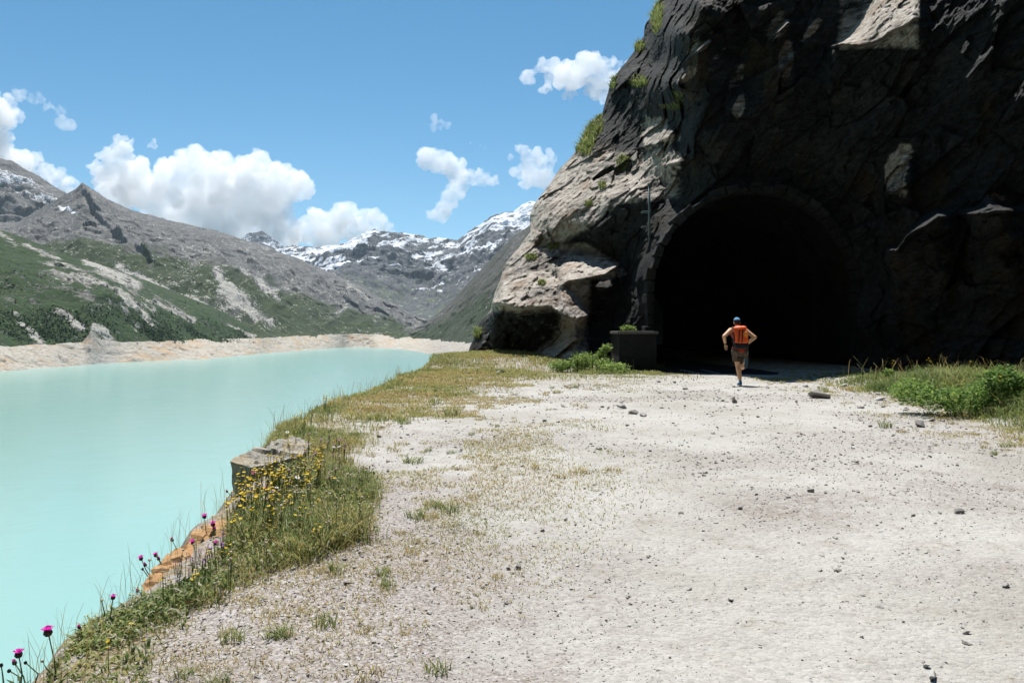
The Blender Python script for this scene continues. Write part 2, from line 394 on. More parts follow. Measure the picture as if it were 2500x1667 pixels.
# near green spur on the left
ridgeA = [(-500, 490, 1200), (-150, 530, 1180), (0, 560, 1150), (53, 579, 1140), (160, 621, 1120), (266, 653, 1120), (399, 702, 1260), (532, 755, 1360), (638, 816, 1500), (690, 830, 1580)]
midA = [(-500, 620, 950), (0, 660, 900), (160, 700, 920), (266, 722, 930), (399, 757, 1060), (532, 792, 1190), (638, 822, 1370), (690, 831, 1500)]
baseA = foot(np.linspace(-500, 690, 60))
def noiseA(V, PX, PY, v):
    env = np.minimum(1, 0.05+3.2*v*(1.03-v))
    h = 10*fbm(V/110, 5, 71)+4*fbm(V/np.array([22., 40., 22.]), 4, 77, ridged=True)
    r = bandA(V, PX, PY, v); f, c = facets(V/np.array([16., 22., 12.]), 25)
    return nz(V, (h+5.5*f*sstep(0.2, 0.7, r))*env)
def bandA(V, PX, PY, v):
    n = fbm(V/45, 4, 81); n2 = fbm(V/14, 3, 83)
    r = 0
    for (x0, y0, x1, y1, w) in ((120, 645, 250, 720, 22), (250, 715, 360, 760, 22), (215, 640, 330, 700, 14), (330, 780, 335, 840, 14), (355, 770, 380, 790, 14), (20, 745, 110, 850, 9), (245, 810, 260, 838, 22), (140, 760, 200, 800, 8), (60, 600, 160, 640, 6), (0, 570, 40, 600, 6), (380, 735, 470, 780, 7), (560, 800, 640, 826, 4)):
        t = np.clip(((PX-x0)*(x1-x0)+(PY-y0)*(y1-y0))/((x1-x0)**2+(y1-y0)**2), 0, 1)
        dx, dy = PX-(x0+t*(x1-x0)), PY-(y0+t*(y1-y0)); r = np.maximum(r, np.exp(-(dx*dx+dy*dy)/(w*w)))
    return np.clip(r*(0.55+1.3*n+1.3*n2), 0, 1)
def maskA(V, PX, PY, v):
    r = bandA(V, PX, PY, v); n = fbm(V/60, 4, 91)
    return {'green': 0.85+0.2*n-1.2*r, 'pale': 0.95*r+0.12*n}
spur = mountain('hillside', [baseA, midA, ridgeA], -500, 690, 520, 240, M_spur, noiseA, maskA, 'green spur with pale rock bands falling to the left shore', drop=120, run=260)

# right valley side behind the cliff
ridgeE = [(930, 822, 1850), (973, 820, 1850), (1037, 790, 1900), (1100, 738, 1850), (1176, 655, 1750), (1211, 619, 1700), (1253, 577, 1650), (1294, 549, 1600), (1400, 470, 1500), (1700, 300, 1400)]
baseE = foot(np.linspace(930, 1700, 50))
mountain('valley_side', [baseE, ridgeE], 930, 1700, 300, 160, M_right,
         lambda V, PX, PY, v: nz(V, (12*fbm(V/90, 5, 101)+5*facets(V/np.array([26., 26., 20.]), 31)[0])*np.minimum(1, 0.05+3*v*(1.02-v))),
         lambda V, PX, PY, v: {'green': 0.72-0.5*sstep(0.5, 0.95, v)+0.35*fbm(V/50, 4, 7), 'pale': 0.05+0.25*fbm(V/40, 3, 19)},
         'dark green right valley side running down to the lake behind the cliff', drop=200, run=400)

# bare drawdown shore round the lake
def shore():
    t = NT('bare_shore')
    n1 = t.noise(0.03, 7, 0.6); n2 = t.noise(0.16, 7, 0.7, stretch=(1, 1, 2.5)); n3 = t.noise(0.7, 5, 0.7)
    c = t.ramp(n2, [(0.3, (0.22, 0.20, 0.17)), (0.45, (0.40, 0.36, 0.30)), (0.65, (0.52, 0.48, 0.42))])
    om = t.ramp(n1, [(0.5, 0.0), (0.62, 1.0)])
    c = t.mix(t.math('MULTIPLY', om, 0.6), c, (0.46, 0.31, 0.17))
    c = t.mix(0.7, c, t.ramp(n3, [(0.35, 0.6), (0.5, 1.0), (0.65, 1.2)]), 'MULTIPLY')
    c = t.mix(t.math('MULTIPLY', t.attr('grey'), 0.8), c, t.ramp(n3, [(0.35, (0.16, 0.16, 0.16)), (0.65, (0.36, 0.35, 0.34))]))
    nb = t.bump(n2, 1.0, 2.0); nb = t.bump(n3, 1.0, 0.7, nb)
    m = t.fin(c, nb, 0.95)
    px = np.linspace(-500, 1500, 640); A0, A1 = shore_pts(px)
    v = np.linspace(-0.3, 1.08, 60)[:, None, None]
    V = A0[None]*(1-v)+A1[None]*v
    PX = np.broadcast_to(px, V.shape[:2]); vv = np.broadcast_to(v[..., 0], V.shape[:2])
    f, c = facets(V/np.array([14., 20., 7.]), 45); f2, _ = facets(V/np.array([5., 7., 3.]), 47)
    h = 2.6*fbm(V/30, 5, 111)+1.6*f+0.6*f2
    bulge = 7*np.exp(-((PX-245)/24)**2)+3*np.exp(-((PX-470)/18)**2-((vv-0.6)/0.3)**2)
    V = V+nz(V, h*(0.35+0.65*np.clip(vv*3, 0, 1))*np.clip(1.3-vv*0.7, 0.3, 1)); V[..., 1] -= bulge
    A = {'grey': sstep(1000, 1080, PX)*0.6+0.7*np.exp(-((PX-245)/40)**2)+0.3*np.exp(-((PX-150)/30)**2)}
    o = obj('shore', grid_mesh('shore', V, attrs=A), m); tag(o, 'pale bare shore band ringing the lowered lake', kind='structure')
shore()

# added unseen slopes behind the viewpoint, high enough to cut the low sky light
def sky_block_ring():
    n = 130; az = np.radians(np.linspace(-48, -285, n)); s = np.linspace(0, 1, 40)
    ridge = 1.0+0.22*fbm(np.stack([np.cos(az)*2.5, np.sin(az)*2.5, 0*az], -1), 4, 3)
    left = sstep(math.radians(-75), math.radians(-48), az)
    r0 = 420+350*left; r1 = r0+700
    R = r0[None]+(r1-r0)[None]*s[:, None]; H = (-60+s[:, None]**0.85*1000*ridge[None]*(1-0.55*left)[None])
    near = sstep(math.radians(-215), math.radians(-285), az); R = R*(1-0.55*near)[None]; H = H*(1-0.5*near)[None]
    V = np.stack([np.sin(az)[None]*R, np.cos(az)[None]*R, H], -1)
    V = V+40*fbm(V/160, 5, 5)[..., None]*np.array([0.2, 0.2, 1.0])*s[:, None, None]
    o = obj('sky_block_mountains', grid_mesh('sky_block_mountains', V, attrs={'green': 0.6-0.5*np.broadcast_to(s[:, None], R.shape)}), M_right); tag(o, 'added mountain slopes behind the viewpoint that block low sky light', kind='structure')
sky_block_ring()
# ------------------------------------------------------------------ the bench with the gravel road
EDGE = np.array([(-12, -1.5), (0, -1.55), (2.97, -1.66), (4.04, -1.80), (5.55, -2.06), (7.6, -2.25), (10.3, -2.92), (13.7, -3.3), (17.4, -3.2), (24, -3.15), (31.6, -2.7), (36, -2.2), (50, 0.5), (70, 6)])
def edge_x(y):
    y = np.asarray(y, float)
    return np.interp(y, EDGE[:, 0], EDGE[:, 1])+0.10*vnoise(np.stack([y*0.9, y*0+3, y*0], -1), 3)+0.05*vnoise(np.stack([y*3.1, y*0+3, y*0], -1), 4)
def ground_z(x, y):
    x, y = np.broadcast_arrays(np.asarray(x, float), np.asarray(y, float))
    e = x-edge_x(y)
    p = np.stack([x, y, 0*x], -1)
    z = 0.035*fbm(p*0.35, 3, 5)+0.012*fbm(p*1.8, 3, 6)
    z = z*sstep(19, 9, np.abs(x)+0*y)+0.02*np.exp(-((e-0.5)/0.5)**2)
    z = z+0.42*sstep(26.5, 30.5, y)*sstep(5.4, 3.6, x)+0.05*sstep(18, 26, y)*sstep(4, 0, x)
    b = np.maximum(0, 9.2-0.30*(y-6)-0.0*y)                 # right verge rises a little
    vr = x-np.interp(y, [0, 9, 13, 19.4, 24], [6.6, 5.9, 6.9, 7.9, 8.2]); z = z+0.14*sstep(0.1, 1.4, vr)
    out = np.maximum(0, -e)
    z = z-np.where(out > 0, 0.25*np.minimum(out, 0.3)+1.35*np.maximum(0, out-0.12), 0)
    z = z+np.where(out > 0.3, 0.25*fbm(p*0.9, 4, 8)*np.minimum(1, out-0.3), 0)
    return np.maximum(z, -32)

def gravel_material():
    t = NT('gravel')
    big = t.noise(0.45, 5, 0.6); med = t.noise(2.6, 6, 0.65); fine = t.noise(60, 4, 0.75); fin2 = t.noise(19, 6, 0.7)
    c = t.ramp(big, [(0.36, (0.335, 0.32, 0.288)), (0.5, (0.385, 0.372, 0.343)), (0.62, (0.415, 0.403, 0.375))])
    c = t.mix(t.ramp(med, [(0.52, 0.0), (0.72, 0.55)]), c, (0.27, 0.235, 0.205))
    v = t.voro(38, 'Color'); sv = t.n('ShaderNodeSeparateColor'); t.l(v, sv.inputs[0])
    st = t.ramp(sv.outputs[0], [(0.0, 0.5), (0.12, 0.78), (0.5, 1.0), (1.0, 1.18)])
    c = t.mix(0.34, c, st, 'MULTIPLY')
    v2 = t.voro(95, 'Color'); sv2 = t.n('ShaderNodeSeparateColor'); t.l(v2, sv2.inputs[0])
    c = t.mix(0.32, c, t.ramp(sv2.outputs[1], [(0.0, 0.45), (0.15, 0.85), (0.6, 1.0), (1.0, 1.15)]), 'MULTIPLY')
    c = t.mix(t.ramp(fin2, [(0.60, 0.0), (0.74, 0.4)]), c, (0.21, 0.185, 0.165))
    # coarser pinkish rubble and soil at the verge
    dry = t.math('ADD', t.attr('dry'), t.math('ADD', t.math('MULTIPLY', t.math('SUBTRACT', med, 0.5), 1.6), t.math('MULTIPLY', t.math('SUBTRACT', fin2, 0.5), 1.2)))
    c = t.mix(t.ramp(dry, [(0.35, 0.0), (0.85, 0.7)]), c, (0.30, 0.245, 0.14))
    coarse = t.attr('coarse'); soil = t.attr('soil'); dark = t.attr('dark')
    v3 = t.voro(85, 'Color'); sv3 = t.n('ShaderNodeSeparateColor'); t.l(v3, sv3.inputs[0])
    cc = t.ramp(sv3.outputs[0], [(0.0, (0.17, 0.145, 0.13)), (0.3, (0.27, 0.24, 0.22)), (0.7, (0.35, 0.32, 0.30)), (1.0, (0.44, 0.42, 0.40))])
    c = t.mix(t.ramp(t.math('ADD', coarse, t.math('MULTIPLY', t.math('SUBTRACT', med, 0.5), 1.2)), [(0.35, 0.0), (0.7, 1.0)]), c, cc)
    c = t.mix(t.math('MULTIPLY', dark, t.ramp(fin2, [(0.38, 0.1), (0.6, 0.85)])), c, (0.20, 0.165, 0.145))
    sm = t.math('ADD', t.math('MULTIPLY', soil, 0.62), t.math('ADD', t.math('MULTIPLY', t.math('SUBTRACT', med, 0.5), 2.2), t.math('MULTIPLY', t.math('SUBTRACT', fin2, 0.5), 2.2)))
    c = t.mix(t.ramp(sm, [(0.4, 0.0), (0.70, 0.85)]), c, t.ramp(fine, [(0.35, (0.13, 0.10, 0.05)), (0.65, (0.25, 0.20, 0.095))]))
    e1 = t.voro(38, 'Distance'); e2 = t.voro(95, 'Distance')
    hgt = t.math('ADD', t.math('MULTIPLY', e1, -0.6), t.math('MULTIPLY', e2, -0.25))
    nb = t.bump(hgt, 0.55, 0.02); nb = t.bump(fin2, 0.5, 0.02, nb); nb = t.bump(fine, 0.4, 0.006, nb)
    return t.fin(c, nb, 0.95)
M_gravel = gravel_material()

def soil_mask(x, y):
    """how overgrown the ground is: 1 in the verge, 0 on the bare road"""
    e = x-edge_x(y)
    w = np.interp(y, [0, 3, 5.1, 6.6, 8.3, 10.7, 14.4, 20, 26, 32], [0.25, 0.3, 1.0, 0.95, 0.55, 1.2, 1.8, 2.6, 5.2, 6.5])
    left = sstep(w+0.5*w, w*0.7, e)
    far = sstep(17, 22, y)*sstep(5.6, 2.4, x-0.0*y)*0.9
    vr = x-np.interp(y, [0, 9, 13, 19.4, 24], [6.6, 5.7, 6.7, 7.7, 8.0])
    right = sstep(-0.3, 0.35, vr)
    return np.clip(np.maximum(np.maximum(left, far), right), 0, 1)

def sparse_mask(x, y):
    """scattered dry turf between verge and road, 0..1"""
    e = x-edge_x(y)
    reach = np.interp(y, [0, 4, 8, 14, 20, 26], [1.6, 2.2, 3.2, 4.6, 6.2, 7.0])
    a = sstep(reach, 0.2, e)*(e > 0)
    vr = x-np.interp(y, [0, 9, 13, 19.4, 24], [6.6, 5.7, 6.7, 7.7, 8.0])
    b = sstep(-1.3, 0, vr)*0.8
    return np.maximum(a, b)

def build_ground():
    ys = np.concatenate([np.linspace(-10, 1.9, 26)[:-1], 1.9*np.exp(np.linspace(0, math.log(42/1.9), 520)), np.linspace(43, 90, 26)])
    es = np.concatenate([-np.geomspace(30, 0.9, 40), np.linspace(-0.88, 9.5, 430), np.linspace(9.6, 34, 60)])
    Y, E = np.meshgrid(ys, es, indexing='ij')
    X = E+edge_x(Y)
    X = X+np.where(E > 9.5, 0, 0)
    Z = ground_z(X, Y)
    p = np.stack([X, Y, 0*X], -1)
    near = sstep(26, 8, Y)
    Z = Z+(0.010*fbm(p*6, 3, 15)+0.006*fbm(p*22, 2, 16))*near*(E > -2)
    coarse = np.clip(sstep(2.3, 0.2, E)*sstep(9, 4, Y)*1.0+0.25*sstep(3.5, 1.2, E)+0.15, 0, 1)
    dn = fbm(p*0.5, 4, 19)
    dark = sstep(0.0, 0.5, dn)*0.35
    for cx_, cy_, rx, ry, a in ((1.9, 5.7, 0.7, 0.5, 0.9), (2.4, 6.3, 0.6, 0.35, 0.8), (3.6, 6.1, 0.8, 0.4, 0.5), (2.5, 4.3, 0.5, 0.3, 0.6), (4.4, 6.8, 0.9, 0.5, 0.7), (2.9, 3.6, 0.7, 0.3, 0.6)):
        dark = dark+a*np.exp(-((X-cx_)/rx)**2-((Y-cy_)/ry)**2)*(0.6+0.8*fbm(p*2.2, 3, 23))
    pp = fbm(p*np.array([0.9, 0.7, 1]), 3, 131)+0.35*fbm(p*4, 2, 133)
    dry = sparse_mask(X, Y)*(0.35+0.9*sstep(0.0, 0.5, pp))*0.75
    A = {'dry': dry, 'coarse': coarse, 'soil': np.clip(soil_mask(X, Y)*0.9-0.05, 0, 1), 'dark': np.clip(dark*1.4, 0, 1)}
    o = obj('gravel_road', grid_mesh('gravel_road', np.stack([X, Y, Z], -1), attrs=A), M_gravel)
    tag(o, 'pale gravel road on a bench above the lake leading into the tunnel', kind='structure')
build_ground()

# ------------------------------------------------------------------ the cliff
LEFT = np.array([(1300, -950), (1560, -400), (1700, -150), (1640, -40), (1618, 0), (1596, 30), (1578, 60), (1573, 88), (1545, 130), (1512, 175), (1488, 215), (1478, 245), (1468, 285), (1435, 325), (1410, 365), (1395, 385), (1368, 410), (1345, 445), (1322, 475), (1302, 502), (1294, 525), (1297, 545), (1295, 568), (1272, 599), (1249, 626), (1228, 652), (1219, 688), (1206, 718), (1197, 757), (1171, 787), (1155, 835), (1140, 868), (1128, 890), (1110, 965)], float)
LEFT[0:3] = [(2050, -950), (1850, -400), (1730, -150)]
def left_px(py):
    py = np.asarray(py, float)
    return np.interp(py, LEFT[:, 1], LEFT[:, 0])+4.5*fbm(np.stack([py/34, py*0, py*0], -1), 4, 7)
CTRL = np.array([
 # left edge, bottom to top
 (1125, 965, 34.5), (1135, 885, 34.5), (1175, 800, 34.5), (1212, 735, 33.9), (1224, 690, 34.6), (1255, 640, 35.6), (1275, 600, 36.6), (1297, 545, 37.6), (1302, 505, 38.2), (1350, 440, 39.6), (1395, 385, 40.6), (1470, 290, 41.4), (1510, 180, 41.6), (1575, 90, 41.9), (1620, 0, 42.3), (1730, -150, 43), (1850, -400, 44.5), (2050, -950, 50),
 # outcrop: lower slab, cavity, tongue
 (1300, 740, 33.0), (1300, 690, 33.6), (1370, 690, 33.3), (1350, 648, 34.2), (1280, 650, 34.8), (1336, 604, 35.6), (1430, 600, 35.0), (1490, 625, 34.0), (1494, 660, 33.3),
(1250, 790, 33.4), (1300, 810, 32.8), (1220, 850, 33.6), (1270, 858, 33.0), (1360, 790, 32.6),
 (1405, 785, 32.4), (1350, 835, 32.2), (1312, 868, 32.0), (1400, 862, 31.6), (1460, 845, 31.4), (1300, 965, 31.0), (1420, 965, 30.6),
 (1400, 700, 32.6), (1450, 700, 33.3), (1455, 770, 33.3), (1470, 740, 33.3), (1500, 700, 32.6), (1480, 800, 32.5),
 # beside the tunnel, left
 (1520, 800, 30.4), (1520, 880, 29.6), (1560, 700, 30.0), (1510, 965, 29.4), (1600, 965, 28.6),
 (1320, 590, 36.0), (1400, 585, 35.0), (1500, 600, 33.4), (1450, 575, 33.5), (1380, 560, 34.6),
 # lit apron L1
 (1250, 636, 36.0), (1340, 560, 35.4), (1400, 540, 34.2), (1450, 530, 33.4), (1500, 500, 32.6), (1560, 482, 31.6), (1650, 474, 30.6), (1590, 448, 32.6), (1545, 430, 34.4), (1480, 430, 36.0), (1400, 470, 36.8), (1420, 400, 38.8), (1500, 380, 37.2), (1560, 355, 36.4), (1450, 340, 40.0), (1480, 300, 40.6),
 # dark under the apron
 (1560, 520, 31.6), (1500, 540, 32.8), (1600, 560, 30.0), (1640, 510, 30.0), (1580, 620, 29.8),
 # tunnel mouth
 (1590, 720, 28.4), (1595, 850, 28.4), (1640, 560, 28.5), (1740, 480, 28.6), (1842, 455, 28.6), (1950, 480, 28.5), (2050, 560, 28.3), (2095, 700, 28.0), (2095, 850, 28.0),
 (1842, 700, 28.3), (1700, 800, 28.3), (1980, 800, 28.2), (1842, 965, 28.3),
 # face above the tunnel and the brow
 (1700, 420, 29.2), (1842, 400, 28.7), (1980, 400, 28.4), (1700, 330, 28.7), (1842, 300, 28.3), (2000, 280, 28.2), (1640, 390, 30.8), (1600, 400, 33.2), (1620, 300, 34.2), (1560, 260, 37.4), (1640, 200, 30.4), (1720, 220, 28.6), (1800, 200, 28.8), (1900, 180, 28.2), (2000, 160, 28.0),
 (1600, 150, 37.6), (1660, 80, 29.9), (1740, 100, 28.8), (1820, 80, 29.0), (1920, 60, 28.6), (2030, 60, 28.4), (1700, 0, 29.6), (1800, -20, 29.6), (1900, -40, 29.2), (2050, -60, 29.4), (2200, -60, 27.6),
 (1800, -200, 32.0), (1950, -200, 30.4), (2150, -220, 29.4), (2400, -220, 26.6), (2700, -220, 23), (3300, -220, 20),
 (1950, -400, 36), (2200, -420, 31.5), (2500, -420, 28), (2800, -420, 25), (3300, -420, 22), (2100, -700, 42), (2400, -700, 35), (2800, -700, 30), (3300, -700, 26), (2400, -950, 42), (2800, -950, 37), (3300, -950, 32),
 # right part comes forward
 (2150, 930, 25.0), (2150, 965, 24.8), (2150, 800, 25.8), (2150, 650, 26.6), (2120, 500, 27.4), (2100, 350, 27.4), (2150, 200, 27.2), (2250, 950, 23.6), (2250, 750, 24.6), (2250, 500, 25.2), (2250, 300, 25.6), (2250, 100, 25.9), (2350, 965, 22.0), (2350, 750, 23.2), (2350, 500, 23.9), (2350, 300, 24.2), (2350, 100, 24.4),
 (2500, 965, 20.0), (2500, 800, 21.4), (2500, 600, 22.2), (2500, 400, 22.8), (2500, 200, 23.0), (2500, 0, 23.5), (2700, 965, 17.5), (2700, 600, 20), (2700, 200, 21.2), (3300, 965, 12), (3300, 500, 15), (3300, 100, 18)], float)
def rbf_fit(c):
    p = c[:, :2]/100; r = np.sqrt(((p[:, None]-p[None])**2).sum(-1)+0.02)
    n = len(c); A = np.zeros((n+3, n+3)); A[:n, :n] = -r+np.eye(n)*-0.02; A[:n, n] = 1; A[:n, n+1:] = p; A[n, :n] = 1; A[n+1:, :n] = p.T
    return np.linalg.solve(A, np.concatenate([c[:, 2], [0, 0, 0]]))
RW = rbf_fit(CTRL)
def rbf(px, py):
    sh = np.shape(px); q = np.stack([np.ravel(px), np.ravel(py)], -1)/100; out = np.empty(len(q)); n = len(CTRL)
    for s in range(0, len(q), 20000):
        k = q[s:s+20000]; r = np.sqrt(((k[:, None]-CTRL[None, :, :2]/100)**2).sum(-1)+0.02)
        out[s:s+20000] = -r@RW[:n]+RW[n]+k@RW[n+1:]
    return out.reshape(sh)
BUMPS = [
 ([(1368, 697), (1387, 685), (1440, 677), (1480, 667), (1503, 650)], [(1368, 650), (1400, 610), (1440, 603), (1480, 618), (1503, 645)], 2.3, 210),
 ([(1202, 738), (1235, 742), (1262, 750), (1345, 748), (1375, 768), (1405, 778), (1432, 770)], [(1202, 730), (1226, 656), (1300, 648), (1350, 670), (1385, 700), (1415, 728), (1432, 760)], 2.6, 150),
 ([(1285, 900), (1330, 900), (1420, 898), (1450, 890)], [(1285, 880), (1340, 828), (1405, 786), (1450, 850)], 2.7, 60),
 ([(1455, 700), (1482, 704), (1490, 700)], [(1455, 690), (1470, 664), (1490, 672)], 1.6, 60),
  # ledges that stand proud: (bottom edge, top edge, how far, depth of the underside)
 ([(2040, 112), (2057, 110), (2130, 102), (2200, 66), (2240, 45)], [(2040, 108), (2057, 100), (2105, 40), (2140, -25), (2240, -45)], 2.0, 330),
 ([(2190, 608), (2215, 578), (2260, 545), (2290, 528)], [(2190, 600), (2225, 552), (2250, 528), (2290, 512)], 3.4, 330),
 ([(2380, 523), (2455, 516)], [(2380, 505), (2410, 476), (2455, 503)], 2.9, 300),
 ([(2160, 475), (2190, 465), (2225, 440)], [(2160, 400), (2190, 356), (2225, 380)], 1.1, 140),
 ([(1560, 360), (1600, 352), (1642, 328)], [(1560, 340), (1590, 300), (1642, 290)], 1.3, 110),
 ([(1622, 403), (1662, 394)], [(1622, 396), (1662, 386)], 0.7, 60),
 ([(2360, 190), (2400, 150), (2420, 120)], [(2360, 185), (2390, 140), (2420, 110)], 0.5, 120),
 ([(1700, 130), (1760, 80)], [(1700, 118), (1760, 64)], 0.8, 70), ([(1880, 110), (1925, 60)], [(1880, 85), (1925, 35)], 0.7, 90), ([(1660, 160), (1730, 100)], [(1660, 150), (1730, 88)], 0.7, 60), ([(1905, 210), (1940, 205)], [(1905, 110), (1940, 105)], 0.5, 90)]
ARC_C, ARC_W, ARC_S, ARC_T = 1842.0, 247.0, 715.0, 468.0
def arch_dist(px, py):
    """signed px distance to the arch outline, negative inside"""
    up = np.hypot((px-ARC_C), (py-ARC_S)*ARC_W/(ARC_S-ARC_T))-ARC_W
    return np.where(py < ARC_S, up, np.abs(px-ARC_C)-ARC_W)
CA, SA = math.cos(math.radians(50)), math.sin(math.radians(50))
def cliff_depth(px, py, detail=True):
    d = rbf(px, py)
    for bot, top, amp, below in BUMPS:
        bot, top = np.array(bot, float), np.array(top, float)
        wq = np.stack([px/42, py/42, 0*px], -1) if detail else np.stack([px*0, px*0, px*0], -1)
        ex = 26 if amp > 1.85 and bot[0, 0] > 1600 else 8
        yb = np.interp(px, bot[:, 0], bot[:, 1])+(9*fbm(wq, 3, 5) if ex > 8 else 0); yt = np.interp(px, top[:, 0], top[:, 1])
        v = np.where(py > yb, np.maximum(0, 1-(py-yb)/below)**1.5*(1-0.30*sstep(0, 9, py-yb)), np.clip((py-yt)/np.maximum(yb-yt, 1), 0, 1))
        pxw = px+(1.0*ex*fbm(wq+7, 3, 6) if ex > 8 else 0)
        d = d-amp*v*sstep(bot[0, 0]-10-2*(ex-8), bot[0, 0]+6, pxw)*sstep(bot[-1, 0]+14+3*(ex-8), bot[-1, 0]-4, pxw)
    if not detail: return d
    V = P(px, py, d)
    x, y, z = V[..., 0], V[..., 1], V[..., 2]
    q = np.stack([(x*CA+z*SA)/1.9, (-x*SA+z*CA)/0.75, y/1.6], -1)     # beds dip from upper right to lower left
    w = q+0.10*np.stack([vnoise(q*1.3, 1), vnoise(q*1.3, 2), vnoise(q*1.3, 3)], -1)
    soft = sstep(1190, 1230, px)*sstep(1530, 1480, px)*sstep(560, 600, py)                # water-worn outcrop: smoother
    f1, c1 = facets(w*0.62, 3); f2, c2 = facets(w*1.9, 4); f3, c3 = facets(w*5.5, 5)
    n = fbm(q*2.2, 5, 9, 0.55)
    amp = 1-0.38*soft
    near = sstep(-4, 60, arch_dist(px, py))
    lit = sstep(2040, 2070, px)*sstep(2250, 2230, px)*sstep(125, 100, py); amp = amp*(1-0.75*lit)
    h = (0.42*f1*amp+0.17*f2*amp+0.055*f3)+0.16*n*(1-0.3*soft)+0.05*sstep(0.05, 0.0, c1)*amp*-1-0.02*sstep(0.06, 0, c2)
    fin = fbm(np.stack([(x*CA+z*SA)/0.55, (-x*SA+z*CA)/0.16, y/0.4], -1), 4, 29, 0.6)
    fl = facets(np.stack([(x*CA+z*SA)/0.9, (-x*SA+z*CA)/0.13, y/0.5], -1), 83)[0]      # thin splitting layers
    h = h+0.06*fin+(0.035+0.045*soft)*fl
    return d-h*(0.18+0.82*near)*np.where(d > 40, 1.25, 1)

def build_cliff():
    py = np.concatenate([np.linspace(965, 0, 404), np.linspace(-3, -140, 34), np.linspace(-155, -950, 40)])
    s = np.concatenate([np.linspace(0, 1, 520)])
    L = left_px(py)
    PX = L[:, None]+s[None, :]*(2545-L)[:, None]
    ext = np.linspace(2560, 3300, 50)
    PX = np.concatenate([PX, np.broadcast_to(ext, (len(py), 50))], 1)
    PY = np.broadcast_to(py[:, None], PX.shape)
    D = cliff_depth(PX, PY)
    # the surface turns round the skyline edge
    rnd = np.clip((PX-L[:, None])/46.0, 0, 1)
    D = D+1.4*(1-np.sqrt(1-(1-rnd)**2))
    V = P(PX, PY, D)
    # side wall going back behind the skyline
    k = np.arange(26, 0, -1)[None, :]
    PXw = L[:, None]+k*3.2; Dw = D[:, :1]+0.5*k**1.35
    W = P(PXw, np.broadcast_to(py[:, None], PXw.shape), Dw)
    W = W+0.25*fbm(W*0.8, 4, 33)[..., None]*np.array([0.3, 1, 0.5])
    nW = W.shape[1]
    wx = sstep(1560, 1480, PX)*sstep(300, 420, PY-0.0*PX)*sstep(1130, 1200, PX)  # pale tone painted where outcrop, apron and top slab catch the sun
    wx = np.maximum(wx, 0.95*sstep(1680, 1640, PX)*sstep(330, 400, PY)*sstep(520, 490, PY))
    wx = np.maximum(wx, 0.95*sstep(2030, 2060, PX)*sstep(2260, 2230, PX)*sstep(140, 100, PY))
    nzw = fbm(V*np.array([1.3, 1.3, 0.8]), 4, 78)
    for cx_, cy_, rx_, ry_ in ((2240, 560, 48, 44), (2420, 500, 42, 28), (2192, 415, 34, 62), (1645, 394, 24, 12), (1605, 325, 42, 36)): wx = np.maximum(wx, 0.9*sstep(1.25, 0.7, np.hypot((PX-cx_)/rx_, (PY-cy_)/ry_)+0.9*nzw))  # sunlight painted pale on the single ledges
    wx = wx*(1-0.75*sstep(0.0, 26, PY-np.interp(PX, [1250, 1350, 1448, 1497, 1580, 1660], [640, 590, 536, 492, 476, 476]))*sstep(0.0, 18, np.interp(PX, [1250, 1300, 1340, 1430, 1500, 1560], [655, 628, 606, 603, 640, 700])-PY)*(PX > 1290))  # painted shade: pale tone taken back under the apron
    wx = wx*(1-0.7*sstep(1425, 1450, PX)*sstep(672, 690, PY))  # painted shade right of the upper slab
    wx = wx*(1-0.62*sstep(748, 775, PY+0.0*PX)*sstep(1400, 1330, PX+0.9*(PY-800)))  # painted shade in the cavity below the lower slab
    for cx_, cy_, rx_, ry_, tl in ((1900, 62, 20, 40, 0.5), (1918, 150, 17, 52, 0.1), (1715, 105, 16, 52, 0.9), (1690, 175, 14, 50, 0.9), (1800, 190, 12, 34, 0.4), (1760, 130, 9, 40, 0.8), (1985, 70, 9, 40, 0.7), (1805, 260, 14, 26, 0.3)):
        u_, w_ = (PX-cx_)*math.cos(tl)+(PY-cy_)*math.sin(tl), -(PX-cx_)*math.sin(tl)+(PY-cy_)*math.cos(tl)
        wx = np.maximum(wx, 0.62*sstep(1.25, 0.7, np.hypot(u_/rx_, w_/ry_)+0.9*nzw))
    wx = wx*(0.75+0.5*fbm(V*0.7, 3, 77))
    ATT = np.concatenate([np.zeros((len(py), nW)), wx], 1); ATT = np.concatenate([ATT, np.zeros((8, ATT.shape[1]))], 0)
    V = np.concatenate([W, V], 1)
    top = []
    for k in range(1, 9):
        T = V[-1].copy(); T[:, 1] += 3.5*k; T[:, 0] += 1.2*k; T[:, 2] += 0.8*k-0.15*k*k; top.append(T)
    nrow = V.shape[0]
    V = np.concatenate([V, np.array(top)], 0)
    nr, nc = V.shape[:2]
    keep = np.ones((nr-1, nc-1), bool)
    a = arch_dist(PX, PY)
    inside = (a < 4)
    q = inside[:-1, :-1] & inside[1:, :-1] & inside[:-1, 1:] & inside[1:, 1:]
    keep[:nrow-1, nW:] &= ~q
    o = obj('cliff', grid_mesh('cliff', V, keep=keep, attrs={'pale_and_sunlit': ATT}), M_cliff)
    tag(o, 'tall dark rock cliff with sunlit ledges rising over the tunnel mouth', kind='structure')
build_cliff()

